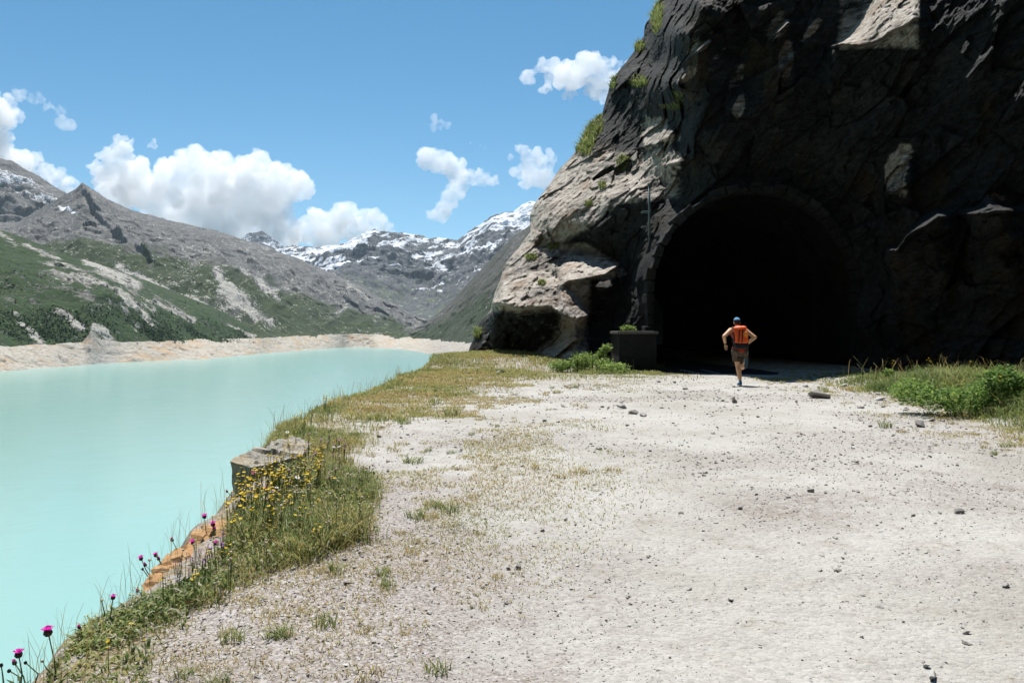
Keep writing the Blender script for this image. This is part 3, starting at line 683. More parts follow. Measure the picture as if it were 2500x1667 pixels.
# ------------------------------------------------------------------ tunnel
PD = 28.0
def AX(px): return (px-CX)/F*PD
def AZ(py): return CAM_Z+(HY-py)/F*PD
T_CX, T_R, T_S, T_RISE = AX(ARC_C), ARC_W/F*PD, AZ(ARC_S), (ARC_S-ARC_T)/F*PD
def arch_line(r_add, n=40, base=-0.3):
    a = np.linspace(0, math.pi, n)
    pts = [(T_CX+(T_R+r_add), base)]+[(T_CX+(T_R+r_add)*math.cos(t), T_S+(T_RISE+r_add)*math.sin(t)) for t in a]+[(T_CX-(T_R+r_add), base)]
    return np.array(pts)
def build_tunnel():
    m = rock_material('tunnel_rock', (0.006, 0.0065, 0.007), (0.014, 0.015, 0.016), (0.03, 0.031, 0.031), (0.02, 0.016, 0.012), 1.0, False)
    A = arch_line(0.12, 60)
    ys = np.concatenate([np.linspace(PD-0.25, PD+12, 60), np.linspace(PD+12.5, PD+70, 60)])
    V = np.zeros((len(ys), len(A), 3))
    V[..., 0] = A[None, :, 0]+np.maximum(0, ys-PD-25)[:, None]**2*0.004; V[..., 1] = ys[:, None]; V[..., 2] = A[None, :, 1]
    n = 0.22*facets(V/np.array([1.1, 1.3, 1.1]), 61)[0]+0.2*fbm(V*0.9, 4, 63)
    c = np.array([T_CX, 0, T_S]); dirv = V-c; dirv[..., 1] = 0; dirv /= np.linalg.norm(dirv, axis=-1, keepdims=True)+1e-6
    V = V+dirv*(n*sstep(PD+0.4, PD+2.5, ys)[:, None]+0.15*sstep(PD+0.4, PD+2, ys)[:, None])[..., None]
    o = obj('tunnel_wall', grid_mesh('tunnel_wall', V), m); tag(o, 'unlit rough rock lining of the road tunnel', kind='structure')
    # blind end far inside, round the bend
    e = V[-1]; c = e.mean(0)+np.array([0, 0.8, 0]); vv = np.concatenate([e, c[None]]); nn = len(e)
    f = np.array([[i, (i+1) % nn, nn] for i in range(nn)])
    obj('tunnel_end', raw_mesh('tunnel_end', vv, f.ravel(), np.full(nn, 3)), m, o)
    # asphalt inside, with its painted lines
    ma = flat('asphalt', (0.022, 0.023, 0.025), 0.9, 0.25, 20)
    ys = np.linspace(24.6, PD+68, 50); xs = np.linspace(T_CX-T_R-0.2, T_CX+T_R+0.2, 14)
    Y, X = np.meshgrid(ys, xs, indexing='ij'); bend = np.maximum(0, Y-PD-25)**2*0.004
    z = 0.012+0*X
    inn = sstep(24.8, 25.8, Y+0.35*vnoise(np.stack([X, X*0, X*0], -1), 3)); z = np.where(inn > 0, 0.03*inn, -0.06)
    o = obj('tunnel_road', grid_mesh('tunnel_road', np.stack([X+bend, Y, z], -1)), ma); tag(o, 'dark asphalt roadway inside the tunnel', kind='structure')
    mw = flat('road_paint', (0.55, 0.55, 0.53), 0.7, 0.2, 12)
    for x0 in (5.98, 6.64):
        for k in range(5):
            y0 = 25.5+k*0.6
            xx = x0+(k*0.02 if x0 > 6.3 else 0.0); w = 0.045
            v = np.array([[xx-w, y0, 0.036], [xx+w, y0, 0.036], [xx+w, y0+0.36, 0.036], [xx-w, y0+0.36, 0.036]])
            obj('road_marking', raw_mesh('road_marking', v, np.arange(4), [4]), mw, o)
build_tunnel()

def block_mesh(pts8, jitter=0.0, bev=0.02):
    bm = bmesh.new(); vs = [bm.verts.new(Vector(p)+Vector((random.uniform(-1, 1), random.uniform(-1, 1), random.uniform(-1, 1)))*jitter) for p in pts8]
    for f in ((0, 1, 2, 3), (7, 6, 5, 4), (0, 4, 5, 1), (1, 5, 6, 2), (2, 6, 7, 3), (3, 7, 4, 0)): bm.faces.new([vs[i] for i in f])
    bmesh.ops.recalc_face_normals(bm, faces=bm.faces)
    if bev: bmesh.ops.bevel(bm, geom=bm.edges[:], offset=bev, segments=1, affect='EDGES', profile=0.5)
    me = bpy.data.meshes.new('block'); bm.to_mesh(me); bm.free(); return me

def build_portal():
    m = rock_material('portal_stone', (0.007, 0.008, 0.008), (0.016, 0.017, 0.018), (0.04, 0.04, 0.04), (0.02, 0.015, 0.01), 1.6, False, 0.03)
    root = empty('tunnel_portal', (T_CX, PD, 0)); tag(root, 'rough stone arch framing the dark tunnel mouth', 'tunnel portal')
    N = 27
    for k in range(N):
        a0, a1 = math.pi*k/N+0.006, math.pi*(k+1)/N-0.006
        th = random.uniform(0.16, 0.34); y0 = PD-random.uniform(0.12, 0.42); y1 = PD+0.5
        def pt(a, r, y): return (T_CX+(T_R+r)*math.cos(a)-T_CX, y-PD, T_S+(T_RISE+r)*math.sin(a))
        me = block_mesh([pt(a0, 0.0, y0), pt(a1, 0.0, y0), pt(a1, th, y0), pt(a0, th, y0), pt(a0, 0.0, y1), pt(a1, 0.0, y1), pt(a1, th, y1), pt(a0, th, y1)], 0.03)
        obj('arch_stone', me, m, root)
    for sx in (-1, 1):
        z = -0.2
        while z < T_S-0.02:
            h = min(random.uniform(0.35, 0.55), T_S-z)
            if T_S-z-h < 0.15: h = T_S-z
            w = random.uniform(0.2, 0.34); y0 = -random.uniform(0.1, 0.3)
            x0, x1 = sx*T_R, sx*(T_R+w)
            me = block_mesh([(x0, y0, z+0.01), (x1, y0, z+0.01), (x1, y0, z+h-0.01), (x0, y0, z+h-0.01), (x0, 0.5, z+0.01), (x1, 0.5, z+0.01), (x1, 0.5, z+h-0.01), (x0, 0.5, z+h-0.01)], 0.02)
            obj('jamb_stone', me, m, root); z += h
build_portal()

# unseen added flank beside and behind the viewpoint, shields the cliff from skylight
def build_sky_block_flank():
    pts = np.array([(19.5, 13.5), (17.5, 6), (15.5, -4), (14, -14), (11, -24), (4, -33), (-4, -38)], float)
    n = 90; tt = np.linspace(0, len(pts)-1, n); bx = np.interp(tt, range(len(pts)), pts[:, 0]); by = np.interp(tt, range(len(pts)), pts[:, 1])
    tx, ty = np.gradient(bx), np.gradient(by); L = np.hypot(tx, ty); nx, ny = -ty/L, tx/L     # outward, away from the road
    s = np.sign(nx[0]); nx, ny = nx*s, ny*s
    h = np.concatenate([np.linspace(-1, 30, 60), np.linspace(31, 75, 24)])
    off = np.interp(h, [-1, 0, 4, 30, 75], [-0.5, 0, 1.0, 13, 55])
    V = np.stack([bx[None]+nx[None]*off[:, None], by[None]+ny[None]*off[:, None], np.broadcast_to(h[:, None], (len(h), n))], -1)
    f = facets(V/np.array([3., 3., 3.]), 91)[0]*0.9+0.8*fbm(V/6, 4, 93)
    V[..., 0] += nx[None]*f; V[..., 1] += ny[None]*f
    o = obj('sky_block_flank', grid_mesh('sky_block_flank', V), M_cliff); tag(o, 'added rock flank out of view that blocks sky light', kind='structure')
build_sky_block_flank()
# ------------------------------------------------------------------ rocks at the edge, wall, pipe
def rock_prism(name, top, bottom, cuts, amp, scale, mat, seed):
    top, bottom = [Vector(p) for p in top], [Vector(p) for p in bottom]
    c = sum(top, Vector())/len(top); bm = bmesh.new()
    tv = [bm.verts.new(p-c) for p in top]; bv = [bm.verts.new(p-c) for p in bottom]; n = len(tv)
    bm.faces.new(tv); bm.faces.new(bv[::-1])
    for i in range(n): bm.faces.new([tv[i], bv[i], bv[(i+1) % n], tv[(i+1) % n]])
    bmesh.ops.recalc_face_normals(bm, faces=bm.faces)
    bmesh.ops.triangulate(bm, faces=bm.faces)
    for _ in range(cuts): bmesh.ops.subdivide_edges(bm, edges=bm.edges[:], cuts=1, use_grid_fill=True)
    bmesh.ops.triangulate(bm, faces=bm.faces)
    bm.normal_update()
    co = np.array([v.co for v in bm.verts]); no = np.array([v.normal for v in bm.verts])
    f1, _ = facets(co/scale, seed); f2, _ = facets(co/(scale*0.36), seed+1)
    d = amp*(0.6*f1+0.3*f2+0.5*fbm(co/(scale*0.8), 4, seed))
    co = co+no*d[:, None]
    for v, p in zip(bm.verts, co): v.co = p
    me = bpy.data.meshes.new(name); bm.to_mesh(me); bm.free()
    o = obj(name, me, mat); o.location = c; return o
M_pale_rock = rock_material('pale_boulder_rock', (0.07, 0.062, 0.05), (0.27, 0.255, 0.22), (0.44, 0.42, 0.38), (0.32, 0.23, 0.11), 4.0, False, 0.05)
M_orange_rock = rock_material('orange_rock', (0.22, 0.12, 0.05), (0.38, 0.22, 0.10), (0.46, 0.31, 0.17), (0.42, 0.20, 0.07), 4.5, True, 0.05)
top = [P(562, 1126, 7.3), P(585, 1108, 7.6), P(640, 1086, 8.1), P(712, 1064, 9.0), P(762, 1080, 8.9), P(735, 1112, 7.9), P(655, 1136, 7.3), P(610, 1140, 7.1)]
bot = [np.array(p)+np.array([0.10 if i in (0, 1, 2) else -0.02, 0.12, -1.1]) for i, p in enumerate(top)]
o = rock_prism('boulder', top, bot, 4, 0.05, 0.4, M_pale_rock, 3); tag(o, 'pale flat topped boulder with a dark front face jutting from the bank over the lake', 'boulder')
top = [P(338, 1466, 4.05), P(368, 1420, 4.35), P(425, 1352, 4.75), P(490, 1302, 5.2), P(566, 1262, 5.75), P(610, 1290, 5.5), P(540, 1390, 4.7), P(440, 1480, 4.1)]
top = [np.array(p)+np.array([0, 0, 0.05 if i > 4 else 0.035]) for i, p in enumerate(top)]
bot = [np.array(p)+np.array([0.12 if i < 5 else 0, 0.02, -0.8]) for i, p in enumerate(top)]
o = rock_prism('rock_slab', top, bot, 4, 0.045, 0.4, M_orange_rock, 9); tag(o, 'orange brown rock slab at the bank edge behind the thistles', 'rock')

def build_wall():
    m = rock_material('wall_concrete', (0.008, 0.0085, 0.009), (0.016, 0.017, 0.018), (0.03, 0.031, 0.031), (0.014, 0.013, 0.011), 2.0, False, 0.02)
    d = 27.0; x0, x1, zt = (1512-CX)/F*d, (1604-CX)/F*d, CAM_Z+(HY-808)/F*d
    root = empty('low_wall', ((x0+x1)/2, d, 0)); tag(root, 'low concrete wall left of the tunnel mouth with weeds on top', 'wall')
    w = (x1-x0)/2
    def bx(ax, bx_, ay, by, az, bz): return [(ax, ay, az), (bx_, ay, az), (bx_, by, az), (ax, by, az), (ax, ay, bz), (bx_, ay, bz), (bx_, by, bz), (ax, by, bz)]
    obj('wall_body', block_mesh(bx(-w, w, 0, 2.2, -0.3, zt-0.1), 0.01, 0.02), m, root)
    obj('coping', block_mesh(bx(-w-0.05, w+0.04, -0.06, 2.2, zt-0.098, zt), 0.006, 0.015), flat('coping_stone', (0.11, 0.108, 0.10), 0.9, 0.2, 8), root)
    return root, x0, x1, zt, d
WALL = build_wall()

def tube(pts, r, sides=6, caps=True):
    pts = [Vector(p) for p in pts]; rs = r if isinstance(r, (list, tuple)) else [r]*len(pts)
    vs, fs = [], []
    for i, p in enumerate(pts):
        t = (pts[min(i+1, len(pts)-1)]-pts[max(i-1, 0)]).normalized()
        a = t.orthogonal().normalized(); b = t.cross(a)
        for k in range(sides):
            an = 2*math.pi*k/sides; vs.append(p+(a*math.cos(an)+b*math.sin(an))*rs[i])
    for i in range(len(pts)-1):
        for k in range(sides):
            k2 = (k+1) % sides; fs.append((i*sides+k, i*sides+k2, (i+1)*sides+k2, (i+1)*sides+k))
    if caps: fs.append(tuple(range(sides))[::-1]); fs.append(tuple((len(pts)-1)*sides+k for k in range(sides)))
    return [tuple(v) for v in vs], fs

def pyd(name, vs, fs, mat, parent=None, smooth=False):
    me = bpy.data.meshes.new(name); me.from_pydata(vs, [], fs); me.update()
    if smooth: me.polygons.foreach_set('use_smooth', [True]*len(me.polygons))
    return obj(name, me, mat, parent)

def build_pipe():
    m = flat('galvanised_steel', (0.15, 0.19, 0.20), 0.45, 0.15, 9, 0.5)
    d = float(min(cliff_depth(np.array([1585.]*5), np.array([470., 500, 530, 560, 590]))))-0.12
    b = P(1585, 592, d); t = P(1585, 452, d)
    root = empty('standpipe', b); tag(root, 'grey steel standpipe clamped upright to the rock left of the tunnel', 'pipe')
    H = t[2]-b[2]
    vs, fs = tube([(0, 0, 0), (0, 0, H)], 0.045, 10); pyd('pipe_shaft', vs, fs, m, root, True)
    vs, fs = tube([(0, 0, H), (0, 0, H+0.06)], 0.075, 10); pyd('pipe_cap', vs, fs, m, root)
    for fz in (0.28, 0.54):
        me = block_mesh([(-0.26, -0.02, H*fz-0.025), (0.07, -0.02, H*fz-0.025), (0.07, 0.35, H*fz-0.025), (-0.26, 0.35, H*fz-0.025), (-0.26, -0.02, H*fz+0.025), (0.07, -0.02, H*fz+0.025), (0.07, 0.35, H*fz+0.025), (-0.26, 0.35, H*fz+0.025)], 0, 0.004)
        obj('bracket', me, m, root)
    vs, fs = tube([(0, 0, 0), (-0.08, 0.02, -0.12), (0.06, 0.05, -0.30), (0.12, 0.1, -0.34)], 0.02, 6); pyd('loose_cable', vs, fs, m, root)
build_pipe()

# ------------------------------------------------------------------ stones
def stone_mesh(k, npts=13, flatn=0.55):
    r = random.Random(100+k); bm = bmesh.new()
    for _ in range(npts):
        v = Vector((r.gauss(0, 1), r.gauss(0, 1), r.gauss(0, 1))).normalized()*r.uniform(0.8, 1.0)
        bm.verts.new((v.x*1.0, v.y*r.uniform(0.65, 0.8), v.z*flatn))
    h = bmesh.ops.convex_hull(bm, input=bm.verts[:])
    bmesh.ops.delete(bm, geom=[g for g in h['geom_interior'] if isinstance(g, bmesh.types.BMVert)], context='VERTS')
    bmesh.ops.triangulate(bm, faces=bm.faces)
    me = bpy.data.meshes.new('stone'); bm.to_mesh(me); bm.free(); return me
def stone_material(name, a, b, c):
    t = NT(name); oi = t.n('ShaderNodeObjectInfo'); n = t.noise(40, 5, 0.7)
    col = t.ramp(oi.outputs['Random'], [(0.0, a), (0.5, b), (1.0, c)])
    col = t.mix(0.6, col, t.ramp(n, [(0.3, 0.55), (0.5, 1.0), (0.7, 1.25)]), 'MULTIPLY')
    return t.fin(col, t.bump(n, 0.5, 0.01), 0.9)
M_stone = stone_material('stone', (0.17, 0.16, 0.15), (0.29, 0.275, 0.255), (0.40, 0.385, 0.365))
STONES = [stone_mesh(k, 12+k % 3, (0.5, 0.42, 0.62, 0.35)[k % 4]) for k in range(10)]
for s in STONES: s.materials.append(M_stone)
def put_stone(x, y, r, k, label, group=None, tiltx=None):
    o = bpy.data.objects.new('stone', STONES[k % len(STONES)]); COL.objects.link(o)
    o.scale = (r, r*random.uniform(0.75, 1.0), r*random.uniform(0.8, 1.15))
    o.rotation_euler = (random.uniform(-0.25, 0.25), random.uniform(-0.25, 0.25), random.uniform(0, 6.28))
    o.location = (x, y, float(ground_z(x, y))+r*0.22)
    tag(o, label, 'stone', group); return o
def on_ground(px, py):
    d = CAM_Z*F/(py-HY)
    for _ in range(5):
        x = (px-CX)/F*d; d = (CAM_Z-float(ground_z(x, d)))*F/(py-HY)
    return (px-CX)/F*d, d
NAMED = [  # px, py, width in px, label
 (1795, 983, 34, 'rounded grey stone lying on the gravel below the runner, largest of a little heap'),
 (1764, 980, 20, 'dark stone at the left of the little heap below the runner'),
 (1787, 974, 36, 'flat thin slab of stone at the back of the little heap below the runner'),
 (1800, 992, 14, 'small dark stone in front of the little heap below the runner'),
 (2002, 972, 62, 'wide flat wedge of stone on the gravel right of the runner'),
 (2061, 944, 30, 'dark blocky stone at the left end of the right hand grass verge'),
 (2245, 1041, 46, 'largest dark brown stone in front of the right hand verge'),
 (2275, 1028, 34, 'pale brown stone leaning behind the large dark one by the right hand verge'),
 (2301, 1029, 20, 'upright pointed stone against the edge of the right hand verge'),
 (2147, 977, 38, 'flat stone half hidden in the turf edge of the right hand verge'),
 (2102, 997, 20, 'square grey stone alone on the gravel below the right hand verge'),
 (1647, 935, 18, 'small cube shaped stone by the shadow edge left of the runner'),
 (1674, 951, 20, 'flat dark stone on the gravel left of the runner'),
 (1519, 997, 34, 'reddish flat stone at the border of the turf and the road'),
 (1545, 1010, 36, 'broken brown stone at the border of the turf and the road'),
 (1570, 1016, 30, 'thin splinter of stone at the border of the turf and the road'),
 (1223, 915, 34, 'pale wedge shaped stone on the turf in front of the outcrop'),
 (1140, 914, 26, 'pale stone in the turf at the far left corner of the bench'),
 (1661, 1254, 22, 'grey pointed stone alone in the middle of the road'),
 (1709, 1156, 14, 'dark round stone beside a pale one in the middle of the road'),
 (1722, 1155, 16, 'pale round stone beside a dark one in the middle of the road'),
 (1267, 1389, 34, 'dark grey stone beside a half buried white one on the near left gravel'),
 (1243, 1391, 26, 'half buried white stone on the near left gravel'),
 (2089, 1131, 24, 'brick shaped dark stone on the right half of the road'),
 (2045, 1394, 30, 'pale stone with a dark underside on the near right gravel'),
 (2148, 1483, 26, 'pale triangular stone on the near right gravel'),
 (2361, 1546, 26, 'rounded tan stone near the bottom right corner'),
 (2357, 1571, 34, 'long white stone near the bottom right corner'),
 (2342, 1253, 40, 'long pale splinter stone on the right half of the road'),
 (2455, 1431, 26, 'black stone close to the right edge of the road'),
 (2274, 1652, 50, 'flat stone at the bottom edge of the picture on the road'),
 (2015, 1203, 22, 'blackish stone in the dark gravel patch right of centre'),
 (1979, 1200, 26, 'flat dark stone at the left of the dark gravel patch')]
for k, (px, py, w, lab) in enumerate(NAMED):
    x, y = on_ground(px, py); put_stone(x, y, w/2/F*y, k, lab)
LAB_ST = 'small loose grey stone lying among others on the gravel road'
cnt = 0
while cnt < 270:
    y = 2.4*math.exp(random.uniform(0, math.log(24/2.4))); x = random.uniform(-0.66, 0.66)*y
    e = x-float(edge_x(y))
    if e < 0.15 or (e < 1.0 and 4.3 < y < 8): continue
    s = float(soil_mask(x, y))
    if random.random() < s*0.7: continue
    r = y*random.uniform(0.0018, 0.0040)*(1.0 if random.random() < 0.85 else 1.6)
    lb = ('small loose stone on the coarse gravel at the near left' if y < 5.5 and x < 0 else 'small loose stone on the near part of the road, right of centre' if y < 5.5 else 'small loose stone on the middle stretch of the gravel road' if y < 11 else 'small loose stone on the far gravel before the tunnel shadow')
    put_stone(x, y, r, random.randrange(10), lb, lb.replace('small loose stone', 'loose stones')); cnt += 1

def scatter_joined(name, meshes, pos, scale, mat, label, colvar=True, squash=None):
    """many tiny copies joined in one mesh"""
    T = []
    for me in meshes:
        v = np.array([p.co for p in me.vertices]); f = np.array([p.vertices[:] for p in me.polygons]); T.append((v, f))
    n = len(pos); which = rng.integers(0, len(T), n); VV, FF, CC = [], [], []; base = 0
    for k, (v, f) in enumerate(T):
        s = np.where(which == k)[0]; m = len(s)
        if not m: continue
        a = rng.uniform(0, 2*math.pi, m); ca, sa = np.cos(a), np.sin(a)
        b = rng.uniform(-0.35, 0.35, m)
        x = v[None, :, 0]*ca[:, None]-v[None, :, 1]*sa[:, None]; y = v[None, :, 0]*sa[:, None]+v[None, :, 1]*ca[:, None]
        z = v[None, :, 2]*np.ones((m, 1))+x*b[:, None]
        q = np.stack([x, y, z], -1)*scale[s][:, None, None]+pos[s][:, None, :]
        VV.append(q.reshape(-1, 3)); FF.append((f[None]+(np.arange(m)*len(v))[:, None, None]+base).reshape(-1, f.shape[1]))
        CC.append(np.repeat(rng.uniform(0, 1, m), len(v))); base += m*len(v)
    V, Fc = np.concatenate(VV), np.concatenate(FF)
    me = raw_mesh(name, V, Fc.ravel(), np.full(len(Fc), Fc.shape[1]), False, {'tint': np.concatenate(CC)})
    o = obj(name, me, mat); tag(o, label, kind='stuff'); return o
def gravel_bits():
    t = NT('gravel_stone'); n = t.noise(70, 4, 0.7)
    c = t.ramp(t.attr('tint'), [(0.0, (0.16, 0.14, 0.13)), (0.3, (0.30, 0.27, 0.25)), (0.7, (0.42, 0.40, 0.375)), (1.0, (0.52, 0.505, 0.48))])
    c = t.mix(0.5, c, t.ramp(n, [(0.3, 0.6), (0.6, 1.1)]), 'MULTIPLY')
    m = t.fin(c, None, 0.95)
    N = 62000
    y = 2.0*np.exp(rng.uniform(0, 1, N)*math.log(24/2.0)); x = rng.uniform(-0.68, 0.68, N)*y
    e = x-edge_x(y); p = np.stack([x, y, 0*x], -1)
    dens = 0.24+0.75*sstep(0.0, 0.4, fbm(p*0.5, 4, 19))+0.30*sstep(0.1, 0.5, fbm(p*2.5, 3, 44))
    left = sstep(2.6, 0.5, e)*sstep(9, 5, y); dens = dens+1.0*left
    for cx_, cy_, rx, ry, a in ((1.9, 5.7, 0.7, 0.5, 0.9), (2.4, 6.3, 0.6, 0.35, 0.8), (3.6, 6.1, 0.8, 0.4, 0.5), (2.5, 4.3, 0.5, 0.3, 0.6), (4.4, 6.8, 0.9, 0.5, 0.7), (2.9, 3.6, 0.7, 0.3, 0.6)):
        dens = dens+a*np.exp(-((x-cx_)/rx)**2-((y-cy_)/ry)**2)
    k = (rng.uniform(0, 1, N) < dens) & (e > 0.02)
    x, y, left = x[k], y[k], left[k]
    r = np.minimum(0.035, y*0.0011*np.exp(rng.normal(0, 0.45, len(x))))*(1+0.9*left*rng.uniform(0, 1, len(x)))
    pos = np.stack([x, y, ground_z(x, y)+0.012*near_bump(x, y)+r*0.15], -1)
    scatter_joined('gravel', [stone_mesh(200+k, 8, 0.5) for k in range(6)], pos, r, m, 'loose small gravel strewn over the road')
def near_bump(x, y):
    p = np.stack([x, y, 0*x], -1); near = sstep(26, 8, y)
    return (0.010*fbm(p*6, 3, 15)+0.006*fbm(p*22, 2, 16))*near/0.012
gravel_bits()

# ------------------------------------------------------------------ grass
def plant_material(name, stops, trans=0.4, rough=0.6):
    t = NT(name)
    c = t.ramp(t.attr('tint'), stops)
    c = t.mix(0.5, c, t.ramp(t.noise(9, 3), [(0.3, 0.7), (0.7, 1.25)]), 'MULTIPLY')
    t.fin(c, None, rough)
    tr = t.n('ShaderNodeBsdfTranslucent'); t.l(c, tr.inputs[0]); mx = t.n('ShaderNodeMixShader'); mx.inputs[0].default_value = trans
    out = t.t.nodes['Material Output']; t.l(t.b.outputs[0], mx.inputs[1]); t.l(tr.outputs[0], mx.inputs[2]); t.l(mx.outputs[0], out.inputs[0])
    return t.m
GRASS_STOPS = [(0.0, (0.085, 0.14, 0.04)), (0.25, (0.19, 0.245, 0.075)), (0.5, (0.34, 0.34, 0.12)), (0.75, (0.46, 0.37, 0.14)), (0.9, (0.40, 0.25, 0.11)), (1.0, (0.46, 0.44, 0.33))]
M_grass = plant_material('grass_blade', GRASS_STOPS)
def blades_geo(root, h, w, bend, tint, upish=1.0):
    n = len(root); phi = rng.uniform(0, 2*math.pi, n); psi = rng.uniform(0, 2*math.pi, n)
    dx, dy = np.cos(phi), np.sin(phi); wx, wy = np.cos(psi)*w/2, np.sin(psi)*w/2
    V = np.zeros((n, 7, 3))
    for k, (f, o, ww) in enumerate(((0, 0, 0.8), (0.45, 0.14, 1.0), (0.8, 0.5, 0.6))):
        for s, j in ((-1, 0), (1, 1)):
            V[:, 2*k+j, 0] = root[:, 0]+dx*bend*h*o+s*wx*ww; V[:, 2*k+j, 1] = root[:, 1]+dy*bend*h*o+s*wy*ww; V[:, 2*k+j, 2] = root[:, 2]+h*f*(1-0.12*bend*f)
    V[:, 6, 0] = root[:, 0]+dx*bend*h; V[:, 6, 1] = root[:, 1]+dy*bend*h; V[:, 6, 2] = root[:, 2]+h*(1-0.35*np.minimum(bend, 1.6))
    base = (np.arange(n)*7)[:, None]
    q = np.concatenate([base+np.array([0, 1, 3, 2]), base+np.array([2, 3, 5, 4])], 0); t = base+np.array([4, 5, 6])
    flat_ = np.concatenate([q.ravel(), t.ravel()]); sizes = np.concatenate([np.full(2*n, 4), np.full(n, 3)])
    return V.reshape(-1, 3), flat_, sizes, np.repeat(tint, 7)
def blades(name, root, h, w, bend, tint, mat=None, smooth=True):
    V, f, s, t = blades_geo(root, h, w, bend, tint); return obj(name, raw_mesh(name, V, f, s, smooth, {'tint': t}), mat or M_grass)
def sample(n, x0, x1, y0, y1, dens, geom=False):
    xs, ys = [], []
    tot = 0
    while tot < n:
        y = y0*np.exp(rng.uniform(0, 1, 40000)*math.log(y1/y0)) if geom else rng.uniform(y0, y1, 40000)
        x = rng.uniform(x0, x1, 40000); k = rng.uniform(0, 1, 40000) < dens(x, y)
        xs.append(x[k]); ys.append(y[k]); tot += k.sum()
    x, y = np.concatenate(xs)[:n], np.concatenate(ys)[:n]
    return np.stack([x, y, ground_z(x, y)-0.01], -1)
U = lambda a, b, n: rng.uniform(a, b, n)
def clump(x, y, s, seed): return sstep(-0.15, 0.35, fbm(np.stack([x, y, 0*x], -1)*s, 3, seed))
# near verge at the lake edge
def dn1(x, y):
    e = x-edge_x(y); w = np.interp(y, [2.4, 3, 4, 5.1, 6.6, 8.3, 10], [0.30, 0.32, 0.42, 1.12, 0.98, 0.6, 1.0])
    return (e > np.interp(y, [2.4, 3.6, 4.2, 5.7, 6.2, 8.4, 9], [-0.10, -0.06, 0.12, 0.14, 0.08, 0.04, -0.25]))*sstep(w+0.10, w-0.15, e)*(0.12+0.88*clump(x, y, 2.6, 51))
r = sample(27000, -4, 0.6, 2.3, 10, dn1, True)
n = len(r); hy = np.interp(r[:, 1], [2.3, 3.2, 4.2, 5, 6.3, 8, 10], [0.08, 0.09, 0.14, 0.22, 0.20, 0.13, 0.10])
hl = clump(r[:, 0], r[:, 1], 1.8, 53); hy = hy*(0.3+0.7*sstep(0.0, 0.4, r[:, 0]-edge_x(r[:, 1])-0.22*sstep(5.2, 5.8, r[:, 1])*sstep(7.6, 7.0, r[:, 1])))
tn = np.clip(0.42+0.6*fbm(r*1.5, 3, 57)+rng.normal(0, 0.20, n), 0, 1); tn = np.where(U(0, 1, n) < 0.2, U(0.55, 1, n), tn)
o = blades('grass', r, hy*U(0.35, 1.15, n)*(0.65+0.5*hl), U(0.003, 0.007, n), U(0.2, 1.3, n), tn); tag(o, 'mixed green and dry grass of the near lakeside verge', kind='stuff')
r = sample(15000, -4, 0.6, 2.3, 10, dn1, True); n = len(r); hy = np.interp(r[:, 1], [2.3, 3.2, 4.2, 5, 6.3, 8, 10], [0.05, 0.06, 0.12, 0.19, 0.18, 0.11, 0.07])
tn = np.clip(0.36+0.4*fbm(r*1.5, 3, 59)+rng.normal(0, 0.16, n), 0, 1); tn = np.where(U(0, 1, n) < 0.12, 1.0, tn)
hy = hy*(0.35+0.65*sstep(0.0, 0.4, r[:, 0]-edge_x(r[:, 1]))); r[:, 2] += hy*U(0, 0.75, n)
o = blades('herb_leaves', r, U(0.02, 0.05, n), U(0.008, 0.016, n), U(0.8, 2.0, n), tn); tag(o, 'small herb leaves filling the near lakeside verge', kind='stuff')
# farther verge, low and dry
def dn2(x, y):
    e = x-edge_x(y); w = np.interp(y, [9, 10.7, 14.4, 20, 26], [0.8, 1.3, 1.9, 2.6, 4.0])
    return (e > -0.35)*sstep(w*1.35, w*0.6, e)*(0.2+0.8*clump(x, y, 1.6, 61))
r = sample(26000, -4.5, 2, 8.6, 27, dn2, True); n = len(r); e = r[:, 0]-edge_x(r[:, 1])
tn = np.clip(0.60+0.35*fbm(r*0.9, 3, 63)+rng.normal(0, 0.14, n)-0.16*(e < 0.4), 0, 1)
o = blades('dry_grass', r, U(0.03, 0.10, n)*(1+0.6*clump(r[:, 0], r[:, 1], 1.2, 67))*np.where(e < 0.3, 1.5, 1), U(0.005, 0.012, n)*r[:, 1]/11, U(0.2, 1.4, n), tn); tag(o, 'low yellow brown turf along the farther lakeside verge', kind='stuff')
# turf in front of the outcrop
def dn3(x, y):
    a = sstep(20.5, 25, y-0.25*np.maximum(0, x))*sstep(6.2, 4.6, x+0.0*y)*(x > edge_x(y)-0.2); return a*(0.25+0.75*clump(x, y, 0.8, 71))
r = sample(24000, -3.4, 6.4, 19, 33.5, dn3); n = len(r)
tn = np.clip(0.52+0.3*fbm(r*0.5, 3, 73)+rng.normal(0, 0.13, n)-0.22*sstep(0.5, 3, r[:, 0])*sstep(25, 28, r[:, 1]), 0, 1)
hh = 0.05+0.10*clump(r[:, 0], r[:, 1], 0.7, 77)+0.08*sstep(27, 30, r[:, 1])
o = blades('turf', r, hh*U(0.5, 1.3, n), U(0.012, 0.024, n), U(0.2, 1.3, n), tn); tag(o, 'yellow green turf in front of the rock outcrop', kind='stuff')
